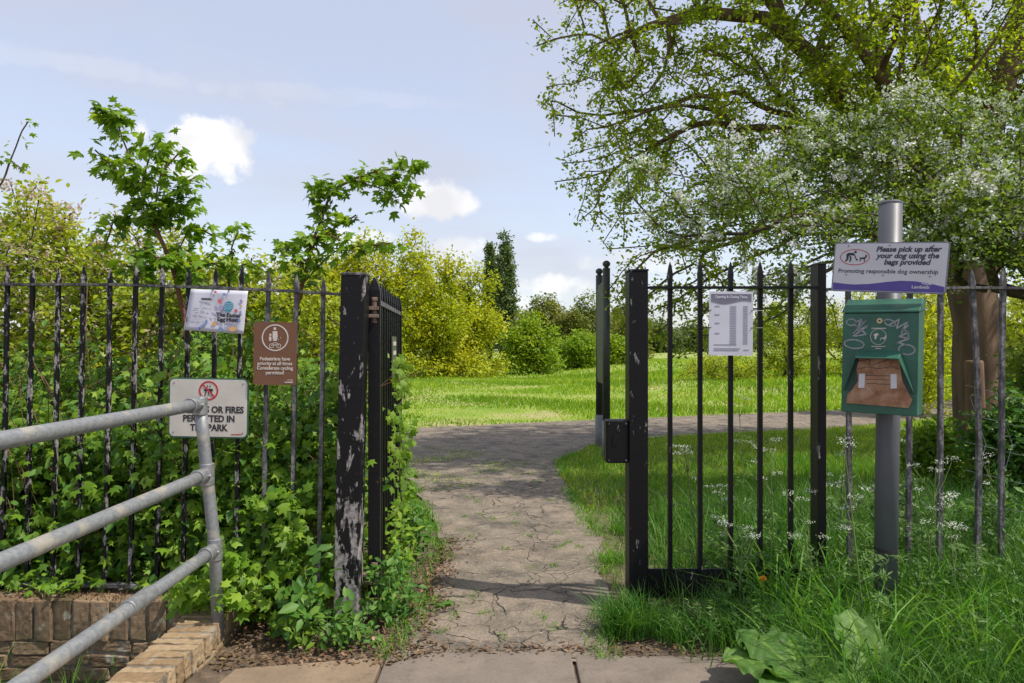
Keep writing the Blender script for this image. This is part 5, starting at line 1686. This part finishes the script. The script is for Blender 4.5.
# low weeds under the right panel
for i_, (x, y, sx_, sz, n, ls, lab) in enumerate((
        (.98, 3.66, .20, .13, 260, .040, 'low leafy weeds under the left half of the kick plate'),
        (1.25, 3.60, .20, .15, 280, .045, 'low leafy weeds under the right half of the kick plate'),
        (1.55, 3.72, .22, .22, 330, .050, 'taller leafy weeds in front of the thick black fence post'),
        (2.25, 3.75, .25, .25, 380, .045, 'leafy weeds right of the grey pole'),
        (2.75, 3.85, .25, .28, 380, .045, 'leafy weeds under the bent bar at the far right'),
        (3.2, 4.6, .35, .40, 520, .055, 'dense dark weeds behind the far right railings'),
        (2.6, 5.3, .4, .38, 520, .06, 'leafy weeds behind the bars right of the dispenser'),
        (1.45, 4.35, .25, .30, 420, .05, 'tall weeds behind the kick plate left of the thick black post'),
        (1.95, 3.95, .22, .36, 420, .05, 'tall leafy weeds between the thick black post and the grey pole'),
        (2.45, 4.35, .25, .42, 480, .05, 'tall weeds behind the bars just right of the grey pole'),
        (2.9, 4.4, .25, .42, 480, .05, 'tall weeds behind the bent bar'),
        (1.75, 3.45, .25, .17, 380, .045, 'weeds in front of the grey pole on its left'),
        (2.1, 3.25, .25, .17, 380, .045, 'low weeds behind the upright burdock leaf'),
        (2.6, 3.4, .25, .22, 420, .045, 'weeds between the grey pole and the far right burdock'),
        (3.4, 4.0, .3, .35, 480, .055, 'tall weeds at the far right end of the railings'))):
    cluster('wild_weed', lab, 'plant', (x, y, sz * .8), (sx_, sx_ * .7, sz), n, ls, OVATE if i_ % 2 else NARROW, M['weed' if i_ % 3 else 'parsley'], 'weeds under the right railings', nrm=(0, -.3, .8), stems=30)


# cow parsley
def parsley(x, y, h, label, seed_, nz_=2):
    e = empty('cow_parsley', (x, y, 0), label, 'wildflower', 'cow parsley round the right railings')
    lean = random.uniform(-.12, .12)
    line = [(x + lean * s * h, y, h * s * .98) for s in np.linspace(0, 1, 7)]
    tips = []
    sd = [(line, -1)]
    for q in range(6):
        a = random.uniform(0, 6.28); l = random.uniform(.08, .20); s = random.choice((3, 4, 5))
        p0 = line[s]; p1 = (p0[0] + math.cos(a) * l * .6, p0[1] + math.sin(a) * l * .6, p0[2] + l)
        sd.append(([((p0[0] + p1[0]) / 2 + .01, (p0[1] + p1[1]) / 2, (p0[2] + p1[2]) / 2), p1], s)); tips.append(p1)
    tips.append(line[-1])
    A, par = grow(sd, np.array([line[-1]]), .1, 0); r, _ = radii(A, par, .0045, 2.2, .0014)
    wood('stem', A, par, r, M['greenstem'], e, 5)
    P = []
    for tq in tips:
        for u in range(7):
            a = u / 7 * 6.28; rr = random.uniform(.018, .034)
            c = np.array([tq[0] + math.cos(a) * rr, tq[1] + math.sin(a) * rr, tq[2] + .02 + random.uniform(-.005, .005)])
            P.append(c + rng.normal(size=(7, 3)) * .0055)
    P = np.concatenate(P)
    scatter('flower_head', PETAL, P, leaf_normals(len(P), 1.0), .0065, M['blossom'], e)
    # ferny leaves
    Pl = []
    for q in range(7):
        a = random.uniform(0, 6.28); l = random.uniform(.14, .26); z0 = random.uniform(.05, h * .6)
        for k_ in range(46):
            s = random.random(); wd = .32 * l * (1 - s) + .01
            t2 = random.uniform(-1, 1)
            Pl.append((x + math.cos(a) * l * s - math.sin(a) * wd * t2, y + math.sin(a) * l * s + math.cos(a) * wd * t2, max(.02, z0 + l * .45 * math.sin(s * 2.2) - .1 * abs(t2) * wd)))
    Pl = np.array(Pl)
    scatter('foliage', NARROW, Pl, rng.normal(size=(len(Pl), 3)) * .3 + np.array([0, -.1, .9]), .040 * rng.uniform(.6, 1.2, len(Pl)), M['parsley'], e)


for k_, (px, py, Y, lab) in enumerate((
        (702, 447, 4.35, 'cow parsley just behind the second bar right of the gate post'),
        (722, 500, 4.25, 'cow parsley with low white heads under the grey notice'),
        (738, 530, 3.95, 'short cow parsley in front of the railings left of the dandelion'),
        (775, 450, 4.5, 'cow parsley behind the bar left of the thick black fence post'),
        (745, 395, 6.4, 'tall cow parsley standing farther back under the grey notice'),
        (836, 455, 4.3, 'cow parsley between the thick black fence post and the grey pole'),
        (868, 438, 3.45, 'cow parsley with white heads touching the grey pole under the dispenser'),
        (905, 430, 4.3, 'tall cow parsley right of the grey pole'),
        (925, 470, 3.8, 'cow parsley left of the bent bar'),
        (1000, 455, 4.4, 'cow parsley behind the far right bars'),
        (960, 500, 3.7, 'short cow parsley in the long grass at the far right'),
        (815, 500, 3.9, 'cow parsley at the foot of the thick black fence post'))):
    c = at(px, py, Y); parsley(c.x, Y, max(.3, c.z), lab, k_)


# burdock: big crinkled leaves
def big_leaf(base, direction, length, width, mat, parent, name='leaf', lift=.5, droop=.8, fold=-.06, wave=.022):
    nu, nv = 34, 25
    d = Vector(direction); d.z = 0; d.normalize(); s = Vector((-d.y, d.x, 0))
    V = []
    ph = random.uniform(0, 6)
    for i in range(nu):
        u = i / (nu - 1)
        wv = width * 1.25 * (math.sin(math.pi * min(1, (u * .90 + .10) ** .75)) ** .55)
        x = length * u; z = lift * length * u - droop * length * u * u * .6
        for j in range(nv):
            v = j / (nv - 1) * 2 - 1
            w_ = v * wv * .5 * (1 + (.05 * math.sin(u * 37 + ph) + .03 * math.sin(u * 61)) * abs(v) ** 4)
            q_ = (u * 7.0 + (1 - abs(v)) * -1.6) % 1.0
            vein = length * (.030 * (math.sin(math.pi * q_) ** .7) * (.25 + .75 * abs(v)) - .02 * math.exp(-(v * 9) ** 2)) + length * .012 * math.sin(v * 11 + ph) * math.sin(u * 13 + ph)
            zz = z + fold * abs(w_) + wave * abs(v) ** 2.5 * (math.sin(u * 13 + ph + v * 3) + .5 * math.sin(u * 31 + ph * 2 + v)) + vein
            back = -.16 * length * abs(v) ** 2 * max(0, 1 - u * 1.6)
            V.append(Vector(base) + d * (x + back) + s * w_ + Vector((0, 0, max(zz, .012 - base[2]))))
    Fs = [(i * nv + j, i * nv + j + 1, (i + 1) * nv + j + 1, (i + 1) * nv + j) for i in range(nu - 1) for j in range(nv - 1)]
    mb = MB(); tb0 = random.uniform(.15, .5); mb.add(V, Fs)
    mb.t = [min(1, tb0 + .55 * math.exp(-((j / (nv - 1) * 2 - 1) * 14) ** 2) + .32 * max(0, 1 - 9 * min(q, 1 - q))) for i in range(nu) for j in range(nv) for q in [(i / (nu - 1) * 7.0 + (1 - abs(j / (nv - 1) * 2 - 1)) * -1.6) % 1.0]]
    o = mb.build(name, mat, parent, True, smooth=True)
    return o


def burdock_mat():
    m = leaf_mat('burdock_leaf', (.05, .12, .022), (.10, .20, .035), (.22, .34, .07), trans=.25, tcol=(1.4, 1.5, .5), patch=6, rough=.55)
    t = m.node_tree; b = [n for n in t.nodes if n.type == 'BSDF_PRINCIPLED'][0]
    bump(t, b, noise(t, 38, 4, .6), .7, .01)
    return m


M['burdock'] = burdock_mat()
for (px, py, Y, lab, leaves) in (
        (800, 683, 3.05, 'burdock with broad crinkled grey green leaves at the bottom right corner of the paving', [((-.95, .2), .30, .24, .55), ((-.35, -.7), .34, .27, .35), ((.7, -.5), .30, .24, .5), ((.1, .8), .27, .24, .7), ((.9, .4), .26, .22, .8), ((-.6, .8), .28, .24, .75)]),
        (1010, 640, 3.6, 'burdock half hidden in long grass at the far right', [((-.6, -.3), .16, .13, .5), ((.6, -.3), .18, .14, .5), ((.2, .8), .16, .12, .7)])):
    c = at(px, py, Y)
    e = empty('burdock_plant', (c.x, Y, 0), lab, 'plant', 'burdock plants')
    for dr_, ln_, wd_, lf_ in leaves:
        big_leaf((c.x + dr_[0] * .03, Y + dr_[1] * .03, .12), (dr_[0], dr_[1], 0), ln_, wd_, M['burdock'], e, lift=lf_)
        mb = MB(); mb.tube([(c.x, Y, -.01), (c.x + dr_[0] * .02, Y + dr_[1] * .02, .07), (c.x + dr_[0] * .06, Y + dr_[1] * .06, .13)], [.007, .006, .005], 6)
        mb.build('leaf_stalk', M['greenstem'], e, True, smooth=True)
# single upright burdock leaf with folded yellow green edge
c = at(868, 683, 3.0)
e = empty('burdock_plant', (c.x, 3.0, 0), 'single upright burdock leaf with yellowish folded underside in front of the grey pole', 'plant', 'burdock plants')
big_leaf((c.x, 3.0, .14), (.05, .8, 0), .21, .17, M['burdock'], e, lift=1.25, droop=.5, fold=.15)
mb = MB(); mb.tube([(c.x - .03, 2.97, -.01), (c.x - .01, 2.99, .08), (c.x, 3.0, .15)], [.008, .007, .006], 6); mb.build('leaf_stalk', M['greenstem'], e, True, smooth=True)

# dandelion
c = at(763, 579, 3.62)
e = empty('dandelion', (c.x, 3.62, 0), 'single open orange yellow dandelion in the weeds below the railings', 'flower')
mb = MB(); mb.tube([(c.x + .02, 3.64, 0), (c.x + .01, 3.63, c.z * .6), (c.x, 3.62, c.z)], .0022, 6); mb.build('stem', M['greenstem'], e, True)
n = 90; a = rng.uniform(0, 6.28, n); P = np.tile(np.array([c.x, 3.62, c.z]), (n, 1))
td = np.stack([np.cos(a), np.sin(a), rng.uniform(.1, 1.2, n)], 1)
scatter('flower_head', NARROW, P, rng.normal(size=(n, 3)) + np.array([0, 0, 1]), .021, M['flower'], e, tipdir=td)

# wilted leaf on the path
c = at(440, 604, 4.15)
e = empty('fallen_leaf', (c.x, 4.15, .006), 'wilted green leaf with a long pale stalk lying on the path', 'leaf')
big_leaf((c.x - .02, 4.15, .012), (1, .1, 0), .10, .075, M['weed'], e, name='blade', lift=.25, droop=.3, wave=.008)
mb = MB(); mb.tube([(c.x - .17, 4.20, .012), (c.x - .09, 4.18, .018), (c.x - .01, 4.15, .014)], .0035, 6); mb.build('stalk', M['greenstem'], e, True)

# leaf litter and twigs
P1 = area(-1.46, -.42, 3.36, 4.6, 2600, lambda x, y: (x < -.55 + rng.normal(size=len(x)) * .06))
P2 = np.stack([rng.normal(-.50, .07, 900), rng.uniform(3.4, 5.6, 900), np.full(900, .008)], 1)
P3_ = np.stack([rng.uniform(-.6, 1.2, 300), rng.normal(3.54, .035, 300), np.full(300, .012)], 1)
P = np.concatenate([P1, P2, P3_]); P[:, 2] = np.maximum(P[:, 2], .004) + rng.uniform(0, .012, len(P))
tag(scatter('leaf_litter', OVATE, P, rng.normal(size=(len(P), 3)) * .35 + np.array([0, 0, 1]), .034 * rng.uniform(.3, 1.2, len(P)), M['litter']), 'brown dead leaves scattered round the left gate post and path edge', 'leaf litter', kind='stuff')
P = np.stack([rng.normal(3.0, .25, 700), rng.normal(3.35, .2, 700), rng.uniform(.0, .02, 700)], 1)
tag(scatter('leaf_litter', OVATE, P, rng.normal(size=(len(P), 3)) * .35 + np.array([0, 0, 1]), .04 * rng.uniform(.4, 1.2, len(P)), M['litter']), 'brown dead leaves on bare soil at the lower right corner', 'leaf litter', kind='stuff')
for k_, (px, py, Y, ln_, a_, lab) in enumerate(((434, 655, 3.5, .10, .5, 'short dark twig lying at the joint of the path and slab'), (425, 640, 3.66, .09, .9, 'thin twig among dead leaves at the left edge of the path'), (300, 640, 3.5, .12, .2, 'thin twig on the dead leaves left of the gate post'))):
    c = at(px, py, Y)
    mb = MB(); mb.tube([(-ln_ / 2, 0, 0), (-.01, .008, .004), (ln_ / 2, .002, .001)], [.005, .004, .002], 6)
    o = mb.build('fallen_twig', M['twig']); o.location = (c.x, Y, .018); o.rotation_euler = (0, 0, a_); tag(o, lab, 'twig')
# pale stones and petals on the path
P = np.stack([rng.uniform(-.5, .6, 150), rng.uniform(3.6, 8, 150), np.full(150, .009)], 1)
tag(scatter('petal_litter', OVATE, P, rng.normal(size=(150, 3)) * .2 + np.array([0, 0, 1]), .018 * rng.uniform(.4, 1.1, 150), M['pinkblossom']), 'pale fallen petals and grit scattered on the path', 'petals', kind='stuff')
